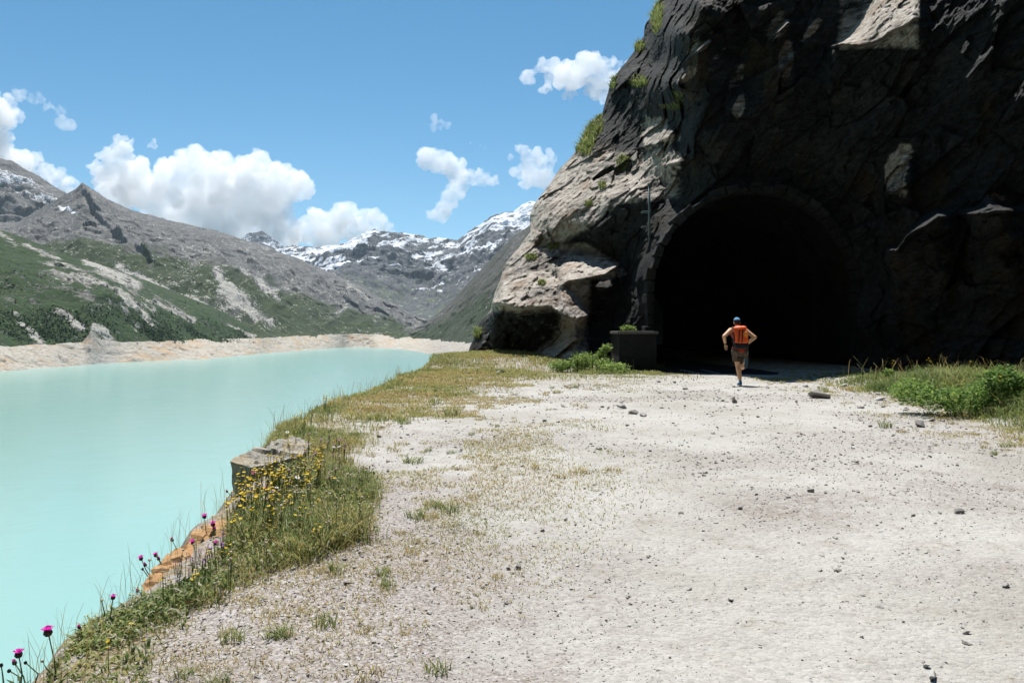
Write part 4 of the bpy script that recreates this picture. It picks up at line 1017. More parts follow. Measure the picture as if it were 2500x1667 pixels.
# lush verge under the cliff on the right
def vr(x, y): return x-np.interp(y, [0, 9, 13, 19.4, 24], [6.6, 5.9, 6.9, 7.9, 8.2])
def dn4(x, y): return sstep(-0.15, 0.35, vr(x, y)+0.4*fbm(np.stack([x, y, 0*x], -1)*0.9, 3, 79))*(0.4+0.6*clump(x, y, 1.0, 81))*sstep(5.5, 3.5, vr(x, y))
r = sample(30000, 4.6, 13.5, 7.4, 24, dn4, True); n = len(r); q = vr(r[:, 0], r[:, 1])
hh = (0.10+0.42*sstep(0.1, 1.0, q))*(0.6+0.6*clump(r[:, 0], r[:, 1], 0.9, 83))*sstep(24, 15.5, r[:, 1])
hh = np.maximum(hh, 0.06)
tn = np.clip(0.24+0.28*fbm(r*0.8, 3, 85)+rng.normal(0, 0.11, n)+0.45*sstep(0.5, -0.1, q), 0, 1)
o = blades('verge_grass', r, hh*U(0.5, 1.3, n), U(0.006, 0.014, n)*r[:, 1]/11, U(0.3, 1.4, n), tn); tag(o, 'lush green grass of the right hand verge under the cliff', kind='stuff')

# single tufts on the gravel
def tuft_mesh(k, n, h, spread, t0, t1, w):
    a = rng.uniform(0, 2*math.pi, n); rr = np.sqrt(rng.uniform(0, 1, n))*spread
    root = np.stack([rr*np.cos(a), rr*np.sin(a), 0*a-0.005], -1)
    V, f, s, t = blades_geo(root, h*rng.uniform(0.4, 1.1, n), np.full(n, w), rng.uniform(0.3, 1.4, n), rng.uniform(t0, t1, n))
    me = raw_mesh('grass_tuft', V, f, s, True, {'tint': t}); me.materials.append(M_grass); return me
TUFT_DRY = [tuft_mesh(k, 34, 0.055, 0.055, 0.5, 0.95, 0.004) for k in range(4)]
TUFT_GREEN = [tuft_mesh(k, 46, 0.085, 0.06, 0.05, 0.55, 0.005) for k in range(4)]
def put_tuft(x, y, s, green, label, group=None):
    o = bpy.data.objects.new('grass_tuft', random.choice(TUFT_GREEN if green else TUFT_DRY)); COL.objects.link(o)
    o.location = (x, y, float(ground_z(x, y))+float(near_bump(np.array([x]), np.array([y]))[0]*0.012)); o.rotation_euler = (0, 0, random.uniform(0, 6.28)); o.scale = (s, s, s*random.uniform(0.7, 1.2))
    tag(o, label, 'grass', group); return o
TL = [(945, 1450, 1.0, 0, 'straw yellow tuft alone on the gravel right of the flower clump'), (1105, 1015, 2.4, 1, 'tall green tuft on the turf left of the road'), (1060, 1240, 1.3, 1, 'dark green plant tuft on the pale gravel in mid left'), (1125, 1232, 1.7, 0, 'wide yellowish tuft beside the dark green one in mid left'),
      (1010, 1130, 1.8, 1, 'broad green tuft on the gravel above the flower clump'), (1015, 1265, 1.3, 1, 'low green tuft on the gravel right of the flower clump'), (1420, 1155, 2.2, 0, 'broad pale yellow tuft patch in the middle of the bench'), (1370, 1165, 1.6, 0, 'pale yellow tuft left in the middle patch'), (1500, 1150, 1.5, 0, 'pale yellow tuft right in the middle patch'),
      (570, 1560, 0.9, 1, 'grey green tuft in the coarse gravel at bottom left'), (680, 1555, 1.0, 1, 'green tuft in the coarse gravel right of the grey green one'), (890, 1655, 1.3, 0, 'dry tuft cut by the bottom edge of the picture'), (1170, 1485, 0.9, 0, 'sparse dry tuft on the near gravel right of centre left'), (1300, 1145, 1.5, 0, 'dry brown tuft on the turf border'), (985, 1035, 1.6, 1, 'green weed tuft on the turf edge near the yellow flowers')]
for px, py, s, g, lab in TL:
    x, y = on_ground(px, py); put_tuft(x, y, s, g, lab)
cnt = 0
while cnt < 230:
    y = 2.7*math.exp(random.uniform(0, math.log(22/2.7))); x = random.uniform(-3.2, 9)
    m = float(sparse_mask(np.array([x]), np.array([y]))[0])
    nn = float(fbm(np.array([[x*0.9, y*0.9, 0]]), 3, 91)[0])
    if float(soil_mask(x, y)) > 0.75 or random.random() > m*(0.5+1.2*nn) or x < edge_x(y)+0.2: continue
    gr = random.random() < 0.2; lb = ('small %s tuft ' % ('green' if gr else 'dry yellowish'))+('in the coarse gravel at the near left' if y < 5.5 else 'on the gravel along the right hand verge' if x > 3.5 else 'on the gravel right of the flower clump' if y < 9.5 else 'on the far left part of the bench')
    put_tuft(x, y, random.uniform(0.4, 1.1)*(0.65+0.085*y), gr, lb, lb.replace('tuft', 'tufts')); cnt += 1

# thin dry turf strewn over the bench
def dn5(x, y):
    e = x-edge_x(y); p = np.stack([x, y, 0*x], -1)
    c = sstep(0.10, 0.42, fbm(p*np.array([0.9, 0.7, 1]), 3, 131)+0.35*fbm(p*4, 2, 133))
    reach = np.interp(y, [2.4, 4, 6, 8, 14, 20, 26], [1.1, 2.3, 3.5, 4.6, 6.2, 7.4, 7.6])
    v_ = vr(x, y); right = sstep(-1.6, -0.2, v_)*(v_ < 0.6)
    return np.maximum((e > 0.1)*sstep(reach, reach*0.35, e), 0.7*right)*c
r = sample(44000, -3.4, 9, 2.5, 24, dn5, True); n = len(r); r[:, 2] += near_bump(r[:, 0], r[:, 1])*0.012
tn = np.clip(0.66+0.25*fbm(r*0.9, 3, 137)+rng.normal(0, 0.14, n), 0, 1)
o = blades('sparse_turf', r, U(0.012, 0.045, n)*(0.7+0.05*r[:, 1]), U(0.003, 0.006, n)*(0.6+r[:, 1]/9), U(0.4, 1.6, n), tn); tag(o, 'thin dry turf strewn over the gravel between verge and road', kind='stuff')

# grass clumps on the rock
def rock_clump(px, py, rx, ry, n, h, label, t0=0.05, t1=0.55):
    a = rng.uniform(0, 2*math.pi, n); q = np.sqrt(rng.uniform(0, 1, n)); x = px+rx*q*np.cos(a); y = py+ry*q*np.sin(a)
    x = np.maximum(x, left_px(y)+2); d = cliff_depth(x, y)
    L = left_px(y); rr = np.clip((x-L)/46.0, 0, 1); d = d+1.4*(1-np.sqrt(1-(1-rr)**2))
    root = P(x, y, d-0.05); c = root.mean(0)
    o = blades('grass_clump', root-c, h*U(0.5, 1.2, n), np.full(n, 0.035)*d.mean()/34, U(0.3, 1.3, n), U(t0, t1, n)); o.location = c
    tag(o, label, 'grass'); return o
for a in [(1425, 345, 28, 40, 700, 0.45, 'large grass clump on the cliff skyline beside the long sunlit edge'), (1452, 310, 20, 25, 350, 0.4, 'grass clump just above the large one on the cliff skyline'), (1602, 40, 14, 46, 420, 0.45, 'grass clump high on the cliff skyline near the top of the picture'),
          (1558, 118, 16, 12, 160, 0.4, 'small grass clump on the upper cliff skyline'), (1520, 400, 16, 20, 220, 0.22, 'dark green moss clump on the sunlit apron of the cliff'), (1560, 205, 22, 12, 200, 0.3, 'grass clump on a ledge below the upper skyline'), (1660, 240, 12, 12, 130, 0.3, 'bright green clump on a ledge in the dark upper cliff'), (1640, 265, 26, 5, 130, 0.25, 'thin green clump along the ledge under the bright one'),
          (1470, 455, 10, 8, 90, 0.2, 'small moss clump left on the sunlit apron'), (1438, 500, 9, 6, 80, 0.2, 'lower moss clump on the sunlit apron'), (1350, 604, 14, 5, 120, 0.22, 'dry grass clump at the back of the outcrop top'), (1297, 630, 14, 7, 130, 0.2, 'green moss clump on the left shoulder of the outcrop'), (1323, 693, 10, 5, 110, 0.2, 'small bright moss clump in the middle of the outcrop'), (1165, 818, 10, 10, 130, 0.35, 'dry grass clump on the lakeside foot of the outcrop'), (1492, 205, 12, 14, 120, 0.35, 'grass clump in a crack beside the skyline')]:
    rock_clump(*a)

# ------------------------------------------------------------------ leafy plants
M_leaf = plant_material('leaf', [(0.0, (0.05, 0.10, 0.03)), (0.5, (0.14, 0.25, 0.055)), (0.8, (0.28, 0.40, 0.10)), (1.0, (0.42, 0.50, 0.18))], 0.45)
def leaf_cloud(c, n, size, rad, t0=0.0, t1=1.0):
    u = rng.normal(0, 1, (n, 3)); u /= np.linalg.norm(u, axis=1)[:, None]; u = u*(rng.uniform(0.25, 1, n)**0.5)[:, None]
    lump = 0.75+0.5*fbm(u*2.2+c, 3, 7)
    p = c+u*np.array(rad)*lump[:, None]
    a = rng.normal(0, 1, (n, 3)); a[:, 2] *= 0.4; a /= np.linalg.norm(a, axis=1)[:, None]
    b = np.cross(a, rng.normal(0, 1, (n, 3))+np.array([0, 0, 1.2])); b /= np.linalg.norm(b, axis=1)[:, None]
    s = size*rng.uniform(0.6, 1.3, n)[:, None]
    V = np.stack([p-a*s, p+b*s*0.42+np.array([0, 0, 0.12])*s, p+a*s, p-b*s*0.42+np.array([0, 0, 0.12])*s], 1)
    f = (np.arange(n)*4)[:, None]+np.array([0, 1, 2, 0, 2, 3])
    return V.reshape(-1, 3), f.ravel(), np.full(2*n, 3), np.repeat(rng.uniform(t0, t1, n), 4)
def plant(name, loc, parts, stems, label, cat='plant'):
    root = empty(name, loc); tag(root, label, cat)
    Vs, fs, ss, ts, b = [], [], [], [], 0
    for (c, n, size, rad, t0, t1) in parts:
        V, f, s, t = leaf_cloud(np.array(c, float), n, size, rad, t0, t1); Vs.append(V); fs.append(f+b); ss.append(s); ts.append(t); b += len(V)
    obj('foliage', raw_mesh('foliage', np.concatenate(Vs), np.concatenate(fs), np.concatenate(ss), False, {'tint': np.concatenate(ts)}), M_leaf, root)
    for st in stems:
        vs, fc = tube(st, 0.012, 5); pyd('stem', vs, fc, M_leaf, root)
    return root
def gz(x, y): return float(ground_z(x, y))
def at(px, py, d): return tuple(P(px, py, d))
x, y = 7.0, 12.4
plant('leafy_bush', (x, y, gz(x, y)), [((0, 0, 0.26), 2400, 0.035, (1.0, 0.6, 0.30), 0.2, 0.9), ((-0.5, 0.5, 0.34), 1200, 0.033, (0.5, 0.4, 0.30), 0.3, 0.95), ((0.75, 0.3, 0.34), 1500, 0.033, (0.7, 0.5, 0.34), 0.2, 0.8)], [[(0.1*k-0.2, 0, 0), (0.2*k-0.4, 0.05, 0.4)] for k in range(5)], 'dense green leafy bush in the right hand verge', 'bush')
x, y = 8.2, 11.4
plant('leafy_bush', (x, y, gz(x, y)), [((0, 0, 0.34), 2200, 0.04, (1.0, 0.7, 0.36), 0.2, 0.8), ((-0.6, 0.9, 0.42), 1200, 0.04, (0.5, 0.4, 0.34), 0.1, 0.7)], [[(0.1*k-0.2, 0, 0), (0.2*k-0.4, 0.05, 0.4)] for k in range(5)], 'dark green leafy bush at the right edge behind the dense one', 'bush')
x, y = 2.2, 26.7
plant('weed_patch', (x, y, gz(x, y)), [((-0.5, 0, 0.22), 1200, 0.045, (0.6, 0.5, 0.26), 0.5, 1.0), ((0.2, 0.2, 0.36), 1400, 0.045, (0.6, 0.5, 0.42), 0.6, 1.0), ((0.9, 0.0, 0.26), 1000, 0.045, (0.5, 0.5, 0.3), 0.6, 1.0)], [[(0.25*k-0.5, 0, 0), (0.25*k-0.5, 0.05, 0.55)] for k in range(6)], 'bright green weeds at the foot of the outcrop', 'plant')
x, y = 3.4, 26.2
plant('weed_patch', (x, y, gz(x, y)), [((0, 0, 0.18), 1000, 0.045, (0.7, 0.6, 0.24), 0.7, 1.0)], [[(0.25*k-0.4, 0, 0), (0.25*k-0.4, 0.05, 0.45)] for k in range(5)], 'yellow green weeds between the outcrop and the tunnel mouth', 'plant')
x, y = 2.9, 27.0
plant('tall_weed', (x, y, gz(x, y)), [((0.1*k, 0, 0.45+0.12*k), 160, 0.05, (0.25, 0.2, 0.2), 0.6, 1.0) for k in range(4)], [[(0, 0, 0), (0.1, 0, 0.5), (0.3, 0, 0.95)]], 'tall pale leafed weed against the dark rock', 'plant')
px_, zt, dw = 1532, WALL[3], WALL[4]
plant('wall_weed', (WALL[1]+0.35, dw+0.25, zt), [((0, 0, 0.10), 420, 0.035, (0.35, 0.2, 0.14), 0.5, 1.0)], [[(0, 0, -0.01), (0.05, 0, 0.15)]], 'green weed growing on top of the low wall', 'plant')
b = at(2168, 912, 18.8); zz = gz(b[0], b[1])
r_ = plant('sapling', (b[0], b[1], zz), [((0, 0, b[2]-zz), 26, 0.10, (0.14, 0.1, 0.12), 0.5, 0.9)], [[(0, 0, 0), (0, 0, b[2]-zz)]], 'single young plant with long bright leaves in front of the dark cliff foot', 'plant')

# ------------------------------------------------------------------ flowers
def mat_plain(name, col, trans=0.25):
    t = NT(name); n = t.noise(120, 3); c = t.ramp(n, [(0.3, tuple(v*0.85 for v in col)), (0.7, tuple(min(1, v*1.1) for v in col))]); t.fin(c, None, 0.7)
    tr = t.n('ShaderNodeBsdfTranslucent'); t.l(c, tr.inputs[0]); mx = t.n('ShaderNodeMixShader'); mx.inputs[0].default_value = trans
    t.l(t.b.outputs[0], mx.inputs[1]); t.l(tr.outputs[0], mx.inputs[2]); t.l(mx.outputs[0], t.t.nodes['Material Output'].inputs[0]); return t.m
M_stem = mat_plain('flower_stem', (0.16, 0.21, 0.08)); M_yellow = mat_plain('yellow_petal', (0.75, 0.52, 0.03)); M_white = mat_plain('white_petal', (0.75, 0.74, 0.70)); M_pink = mat_plain('pink_petal', (0.66, 0.40, 0.46))
M_purple = mat_plain('purple_petal', (0.42, 0.20, 0.50)); M_cream = mat_plain('cream_seed_head', (0.58, 0.50, 0.36)); M_magenta = mat_plain('magenta_petal', (0.92, 0.05, 0.60), 0.5); M_bud = mat_plain('thistle_bud', (0.055, 0.045, 0.04), 0.0); M_lime = mat_plain('lime_petal', (0.52, 0.52, 0.06))
def flower_mesh(name, mats, h, petals, rad, cup, ball=None, heads=1):
    vs, fs, mi = [], [], []
    for hd in range(heads):
        ox, oy = (0, 0) if hd == 0 else (random.uniform(-1, 1)*rad*2.2, random.uniform(-1, 1)*rad*2.2); hh = h*(1 if hd == 0 else random.uniform(0.75, 1.05))
        v, f = tube([(ox*0.2, oy*0.2, -0.02), (ox*0.6+0.1*hh*random.uniform(-1, 1), oy*0.6, hh*0.5), (ox, oy, hh)], 0.0016, 3, False); b = len(vs); vs += v; fs += [tuple(i+b for i in q) for q in f]; mi += [0]*len(f)
        tx, ty = random.uniform(-0.35, 0.35), random.uniform(-0.5, 0.1)
        def tp(x, y, z): return (ox+x, oy+y, hh+z+x*tx+y*ty)
        if petals:
            for k in range(petals):
                a = 2*math.pi*k/petals; da = math.pi/petals*0.9; b = len(vs)
                vs += [tp(0, 0, 0), tp(rad*0.7*math.cos(a-da), rad*0.7*math.sin(a-da), cup*rad*0.7), tp(rad*math.cos(a), rad*math.sin(a), cup*rad), tp(rad*0.7*math.cos(a+da), rad*0.7*math.sin(a+da), cup*rad*0.7)]
                fs.append((b, b+1, b+2, b+3)); mi.append(1)
        if ball:
            bm = bmesh.new(); bmesh.ops.create_icosphere(bm, subdivisions=1, radius=ball); b = len(vs)
            for v_ in bm.verts: v_.index = 0
            bm.verts.index_update()
            vs += [tp(v_.co.x*random.uniform(0.8, 1.2), v_.co.y*random.uniform(0.8, 1.2), v_.co.z*0.8+ball*0.2) for v_ in bm.verts]
            for f_ in bm.faces: fs.append(tuple(v_.index+b for v_ in f_.verts)); mi.append(len(mats)-1)
            bm.free()
    me = bpy.data.meshes.new(name); me.from_pydata(vs, [], fs); me.update()
    for m in mats: me.materials.append(m)
    me.polygons.foreach_set('material_index', mi); return me
KINDS = {
 'yellow_flower': ([flower_mesh('yellow_flower', [M_stem, M_yellow], h, 5, 0.011, 0.25, None, hd) for h, hd in ((0.22, 3), (0.26, 4), (0.19, 2), (0.24, 4))], 'small bright yellow flower among the grass of the lakeside verge', 'yellow flowers in the lakeside verge'),
 'daisy': ([flower_mesh('daisy', [M_stem, M_white, M_bud], h, 11, 0.017, 0.1, 0.005) for h in (0.24, 0.2)], 'white daisy like flower with dark centre in the lakeside verge', 'white daisies in the lakeside verge'),
 'pink_flower': ([flower_mesh('pink_flower', [M_stem, M_pink], h, 6, 0.009, 0.5, 0.006, hd) for h, hd in ((0.17, 4), (0.2, 3))], 'pale pink flower head at the upper right of the flower clump', 'pale pink flowers in the lakeside verge'),
 'purple_flower': ([flower_mesh('purple_flower', [M_stem, M_purple], h, 5, 0.008, 0.3, None, hd) for h, hd in ((0.13, 4), (0.1, 3))], 'small purple flower beside the orange rock slab', 'purple flowers beside the orange slab'),
 'seed_head': ([flower_mesh('seed_head', [M_stem, M_cream], h, 0, 0.01, 0, 0.0085, hd) for h, hd in ((0.25, 2), (0.22, 3), (0.28, 1))], 'cream coloured seed head standing in the flower clump', 'cream seed heads in the flower clump'),
 'spurge': ([flower_mesh('spurge', [M_stem, M_lime, M_lime], 0.08, 7, 0.013, 0.4, 0.007, 4)], 'lime yellow spurge beside the lower end of the orange slab', 'lime spurges by the orange slab')}
def put_flower(kind, x, y, s=1.0):
    me, lab, grp = KINDS[kind]
    o = bpy.data.objects.new(kind, random.choice(me)); COL.objects.link(o); o.location = (x, y, gz(x, y)); o.rotation_euler = (random.uniform(-0.15, 0.15), random.uniform(-0.15, 0.15), random.uniform(0, 6.28)); o.scale = (s, s, s*random.uniform(0.8, 1.1))
    if kind == 'yellow_flower':
        w_ = 'beside the flat topped boulder' if 6.3 < y < 8.3 else 'in the thick of the near flower clump' if 4.3 < y <= 6.3 else 'low in the grass by the lime spurges' if y <= 4.3 else 'along the farther lake edge beyond the boulder'
        lab = 'small bright yellow flower '+w_; grp = 'yellow flowers '+w_
    tag(o, lab, 'flower', grp)
def fl_region(kind, n, e0, e1, y0, y1, s=1.0):
    for _ in range(n):
        y = random.uniform(y0, y1); x = float(edge_x(y))+random.uniform(e0, e1); put_flower(kind, x, y, s*random.uniform(0.8, 1.25)*(0.55 if x-float(edge_x(y)) < 0.12 else 1.0))
fl_region('yellow_flower', 75, 0.12, 0.55, 6.0, 8.0, 0.8); fl_region('yellow_flower', 75, 0.02, 0.55, 4.9, 6.6, 1.15); fl_region('yellow_flower', 26, 0.1, 0.9, 4.4, 6.6, 0.9); fl_region('yellow_flower', 26, -0.15, 0.35, 8.4, 13.5, 1.1)
fl_region('pink_flower', 38, 0.35, 0.75, 6.5, 8.4); fl_region('pink_flower', 10, 0.1, 0.6, 5, 6.4)
fl_region('seed_head', 70, 0.30, 1.0, 4.6, 6.4); fl_region('seed_head', 20, 0.1, 0.5, 3.6, 4.6, 0.8); fl_region('daisy', 16, 0.1, 0.7, 5.0, 8.2); fl_region('purple_flower', 26, -0.02, 0.22, 4.05, 4.7); fl_region('purple_flower', 8, -0.1, 0.2, 12, 15, 1.3); fl_region('spurge', 7, -0.12, 0.02, 3.6, 4.1)
fl_region('yellow_flower', 12, 0.0, 0.35, 3.0, 4.2, 0.7)

def thistle(hx, hy, bx, by, d, size, state, label):
    base = Vector(P(bx, by, d)); head = Vector(P(hx, hy, d))
    g = gz(base.x, base.y); foot = base.copy(); foot.z = min(base.z, g-0.02) if g < base.z else base.z-0.05
    root = empty('thistle', foot); tag(root, label, 'thistle')
    mid = (base+head)/2+Vector((random.uniform(-0.03, 0.03), random.uniform(-0.03, 0.03), 0.01))
    pts = [Vector((0, 0, 0)), base-foot, mid-foot, head-foot]
    vs, fs = tube(pts, [0.0042, 0.0038, 0.0026, 0.002], 6); pyd('stem', vs, fs, M_stem, root, True)
    R = size*1.2; hp = head-foot; up = (head-mid).normalized()*0.6+Vector((0, 0, 0.6)); up.normalize(); rot = up.to_track_quat('Z', 'Y')
    prof = [(0, -0.75), (0.42, -0.62), (0.62, -0.25), (0.56, 0.12), (0.42, 0.34)] if state != 'dry' else [(0, -0.6), (0.4, -0.45), (0.5, -0.1), (0.42, 0.15), (0.2, 0.2)]
    vs, fs, ns = [], [], 8
    for r_, z in prof:
        for k in range(ns):
            a = 2*math.pi*k/ns; vs.append(tuple(hp+rot@Vector((r_*R*math.cos(a)*random.uniform(0.92, 1.08), r_*R*math.sin(a)*random.uniform(0.92, 1.08), z*R))))
    for i in range(len(prof)-1):
        for k in range(ns): fs.append((i*ns+k, i*ns+(k+1) % ns, (i+1)*ns+(k+1) % ns, (i+1)*ns+k))
    bud = pyd('bud', vs, fs, M_bud if state != 'dry' else M_cream, root)
    if state in ('open', 'half'):
        vs, fs = [], []; nf = 46
        for k in range(nf):
            a = random.uniform(0, 6.283); t = math.sqrt(random.random()); sp = (1.0 if state == 'open' else 0.5)
            b0 = Vector((0.34*R*t*math.cos(a), 0.34*R*t*math.sin(a), 0.15*R)); tip = Vector((sp*R*t*math.cos(a), sp*R*t*math.sin(a), (0.95-0.45*t*sp)*R)); w = Vector((-math.sin(a), math.cos(a), 0))*0.10*R; b = len(vs)
            vs += [tuple(hp+rot@(b0-w*0.6)), tuple(hp+rot@(b0+w*0.6)), tuple(hp+rot@(tip+w)), tuple(hp+rot@(tip-w))]; fs.append((b, b+1, b+2, b+3))
        pyd('blossom', vs, fs, M_magenta, root)
    for k in range(4):
        z0 = (base-foot)*(0.75+0.1*k)+(mid-base)*0.18*k; a = random.uniform(0, 6.28); L = random.uniform(0.03, 0.06); dirv = Vector((math.cos(a), math.sin(a), 0.5)); side = Vector((-math.sin(a), math.cos(a), 0))*L*0.16
        vs = [tuple(z0), tuple(z0+dirv*L*0.5+side), tuple(z0+dirv*L), tuple(z0+dirv*L*0.5-side)]; pyd('leaf', vs, [(0, 1, 2, 3)], M_leaf, root)
TH = [(117, 1541, 140, 1690, 3.05, 0.022, 'open', 'large magenta thistle standing alone over the water near the bottom left'), (45, 1595, 48, 1700, 3.0, 0.019, 'open', 'magenta thistle close to the bottom left corner'), (35, 1616, 70, 1700, 3.0, 0.012, 'half', 'small half open thistle left of the corner bloom'), (62, 1616, 75, 1700, 3.0, 0.009, 'bud', 'closed thistle bud right of the corner bloom'), (3, 1622, 12, 1700, 3.0, 0.010, 'bud', 'dark thistle bud at the left edge of the picture'), (22, 1636, 34, 1700, 3.0, 0.010, 'bud', 'low thistle bud beside the left edge'),
 (193, 1530, 250, 1590, 3.45, 0.011, 'half', 'nodding pink thistle bud on a leaning stem'), (103, 1612, 132, 1650, 3.05, 0.010, 'dry', 'drooping grey bud beside the large lone thistle'), (276, 1457, 262, 1540, 3.6, 0.014, 'open', 'magenta thistle of the forked pair, right head'), (248, 1464, 262, 1540, 3.6, 0.012, 'dry', 'dried thistle head of the forked pair, left head'),
 (336, 1441, 352, 1470, 3.95, 0.012, 'half', 'dark purple bud near the lower end of the orange slab'), (340, 1459, 356, 1475, 3.95, 0.009, 'bud', 'small dark bud under the purple one by the orange slab'), (344, 1362, 382, 1432, 4.35, 0.016, 'open', 'left magenta thistle of the row in front of the orange slab'), (354, 1378, 388, 1432, 4.35, 0.013, 'half', 'half open thistle just right of the left one by the orange slab'), (348, 1388, 384, 1434, 4.35, 0.010, 'bud', 'closed bud under the left thistles by the orange slab'),
 (380, 1354, 415, 1418, 4.5, 0.015, 'open', 'upper magenta thistle over the middle of the orange slab'), (387, 1363, 418, 1420, 4.5, 0.013, 'half', 'second thistle close under the upper one over the slab'), (420, 1317, 462, 1390, 4.75, 0.014, 'half', 'pink thistle on a bowed stem left of the slab crest'), (471, 1323, 487, 1395, 4.7, 0.018, 'open', 'bright thistle in front of the crest of the orange slab'), (499, 1260, 517, 1345, 5.05, 0.018, 'open', 'tallest magenta thistle above the slab crest'),
 (520, 1279, 540, 1345, 5.1, 0.019, 'open', 'broad magenta thistle right of the tallest one'), (523, 1291, 541, 1345, 5.1, 0.017, 'open', 'magenta thistle tucked under the broad one'), (528, 1326, 540, 1360, 4.9, 0.018, 'open', 'low magenta thistle at the right end of the orange slab'), (515, 1305, 530, 1350, 5.0, 0.012, 'bud', 'dark closed bud left of the broad thistle'),
 (619, 1156, 640, 1215, 6.4, 0.017, 'open', 'magenta thistle in front of the dark boulder face'), (649, 1193, 655, 1230, 6.2, 0.019, 'open', 'magenta thistle at the foot of the boulder by the yellow flowers'), (648, 1215, 652, 1240, 6.0, 0.013, 'half', 'small thistle below the one at the boulder foot'), (554, 1199, 595, 1250, 6.0, 0.012, 'half', 'small pink thistle left of the boulder over the water'), (587, 1181, 612, 1225, 6.3, 0.010, 'dry', 'bent dry thistle head against the dark boulder face')]
for a in TH: thistle(*a)

# thin grass stalks standing out against the water
def stalks(n):
    y = 2.6*np.exp(rng.uniform(0, 1, n)*math.log(24/2.6)); x = edge_x(y)+rng.uniform(-0.3, 0.15, n)
    root = np.stack([x, y, ground_z(x, y)-0.01], -1); h = np.interp(y, [2.6, 5, 10, 20], [0.22, 0.36, 0.42, 0.45])*rng.uniform(0.5, 1.1, n)
    o = blades('grass_stalks', root, h, 0.0022*np.maximum(1, y/5), U(0.1, 0.5, n), U(0.35, 1.0, n)); tag(o, 'thin seeding grass stalks along the lake edge', kind='stuff')
stalks(420)
def seedlings(n):
    y = rng.uniform(9, 21, n); x = np.interp(y, [0, 9, 13, 19.4, 24], [6.6, 5.9, 6.9, 7.9, 8.2])+rng.uniform(0.5, 4.0, n)
    root = np.stack([x, y, ground_z(x, y)], -1); o = blades('verge_stalks', root, U(0.4, 0.85, n), U(0.006, 0.010, n), U(0.2, 0.9, n), U(0.3, 1.0, n)); tag(o, 'tall seeding stalks above the right hand verge', kind='stuff')
seedlings(260)
for k in range(14):
    y = random.uniform(10.5, 18); x = float(np.interp(y, [0, 9, 13, 19.4, 24], [6.6, 5.9, 6.9, 7.9, 8.2]))+random.uniform(0.6, 2.5)
    o = bpy.data.objects.new('hawkbit', KINDS['yellow_flower'][0][k % 4]); COL.objects.link(o); o.location = (x, y, gz(x, y)+0.25); o.scale = (1.5, 1.5, 1.6); tag(o, 'yellow flower on a tall stem above the right hand verge grass', 'flower', 'yellow flowers of the right hand verge')

# ------------------------------------------------------------------ shrubs and small conifers on the far slopes
def far_green():
    V, PX, PY, v, A = SURF['hillside', -500]
    m = plant_material('far_shrub', [(0.0, (0.02, 0.045, 0.015)), (1.0, (0.05, 0.085, 0.025))], 0.0, 0.9)
    w = (A['green'] > 0.45)*sstep(0.62, 0.12, v)*(v > 0.06)*(0.3+fbm(V/40, 3, 17))*(V[..., 1] > 0); w = np.clip(w, 0, 1)*(PX > -60); w = (w/w.sum()).ravel()
    k = rng.choice(len(w), 5200, p=w); p = V.reshape(-1, 3)[k]+rng.normal(0, 2.5, (5200, 3))*np.array([1, 1, 0.1])
    scatter_joined('shrub_cover', [stone_mesh(300+i, 9, 0.75) for i in range(4)], p, rng.uniform(0.8, 2.0, 5200), m, 'dark alder scrub covering the lower left slope')
    vs, fs = [], []
    for L, (r, z0, z1) in enumerate(((1.0, 0.12, 0.55), (0.78, 0.36, 0.78), (0.5, 0.6, 1.0))):
        b = len(vs); ns = 8; vs += [(r*0.24*(1 if k % 2 else 0.7)*math.cos(6.283*k/ns), r*0.24*(1 if k % 2 else 0.7)*math.sin(6.283*k/ns), z0) for k in range(ns)]+[(0, 0, z1)]
        fs += [(b+k, b+(k+1) % ns, b+ns) for k in range(ns)]
    tv, tf = tube([(0, 0, -0.1), (0, 0, 0.2)], 0.03, 5); b = len(vs); vs += tv; fs += [tuple(i+b for i in q) for q in tf]
    me = bpy.data.meshes.new('conifer'); me.from_pydata(vs, [], fs); me.update(); me.materials.append(m)
    for (key, x0, x1, y0, y1, n) in ((('hillside', -500), 330, 640, 740, 826, 34), (('mountain_ridge', -400), 480, 720, 730, 815, 22), (('hillside', -500), 0, 320, 740, 840, 14)):
        V, PX, PY, v, A = SURF[key]; q = np.argwhere((PX > x0) & (PX < x1) & (PY > y0) & (PY < y1) & (A['green'] > 0.3)); q = q[rng.choice(len(q), n)]
        for i, j in q:
            o = bpy.data.objects.new('conifer', me); COL.objects.link(o); o.location = V[i, j]; h = random.uniform(3.2, 6); o.scale = (h, h, h)
            tag(o, 'small dark conifer standing on the far left slope', 'tree', 'conifers on the left slope')
far_green()
# ------------------------------------------------------------------ the runner
def capsules(segs, taper_end=True):
    """tapered rounded limbs (a, b, ra, rb) as one vertex/face soup for voxel remeshing"""
    bm = bmesh.new()
    for a, b, ra, rb in segs:
        a, b = Vector(a), Vector(b); L = (b-a).length
        if L < 1e-5: continue
        ret = bmesh.ops.create_cone(bm, cap_ends=True, segments=14, radius1=ra, radius2=rb, depth=L, matrix=Matrix.Translation((a+b)/2) @ (b-a).to_track_quat('Z', 'Y').to_matrix().to_4x4())
        for p, r in ((a, ra), (b, rb)): bmesh.ops.create_icosphere(bm, subdivisions=2, radius=r*1.0, matrix=Matrix.Translation(p))
    return bm
def ell(bm, c, r, rot=(0, 0, 0)):
    from mathutils import Euler
    bmesh.ops.create_icosphere(bm, subdivisions=3, radius=1, matrix=Matrix.Translation(c) @ Euler(rot).to_matrix().to_4x4() @ Matrix.Diagonal((*r, 1)))
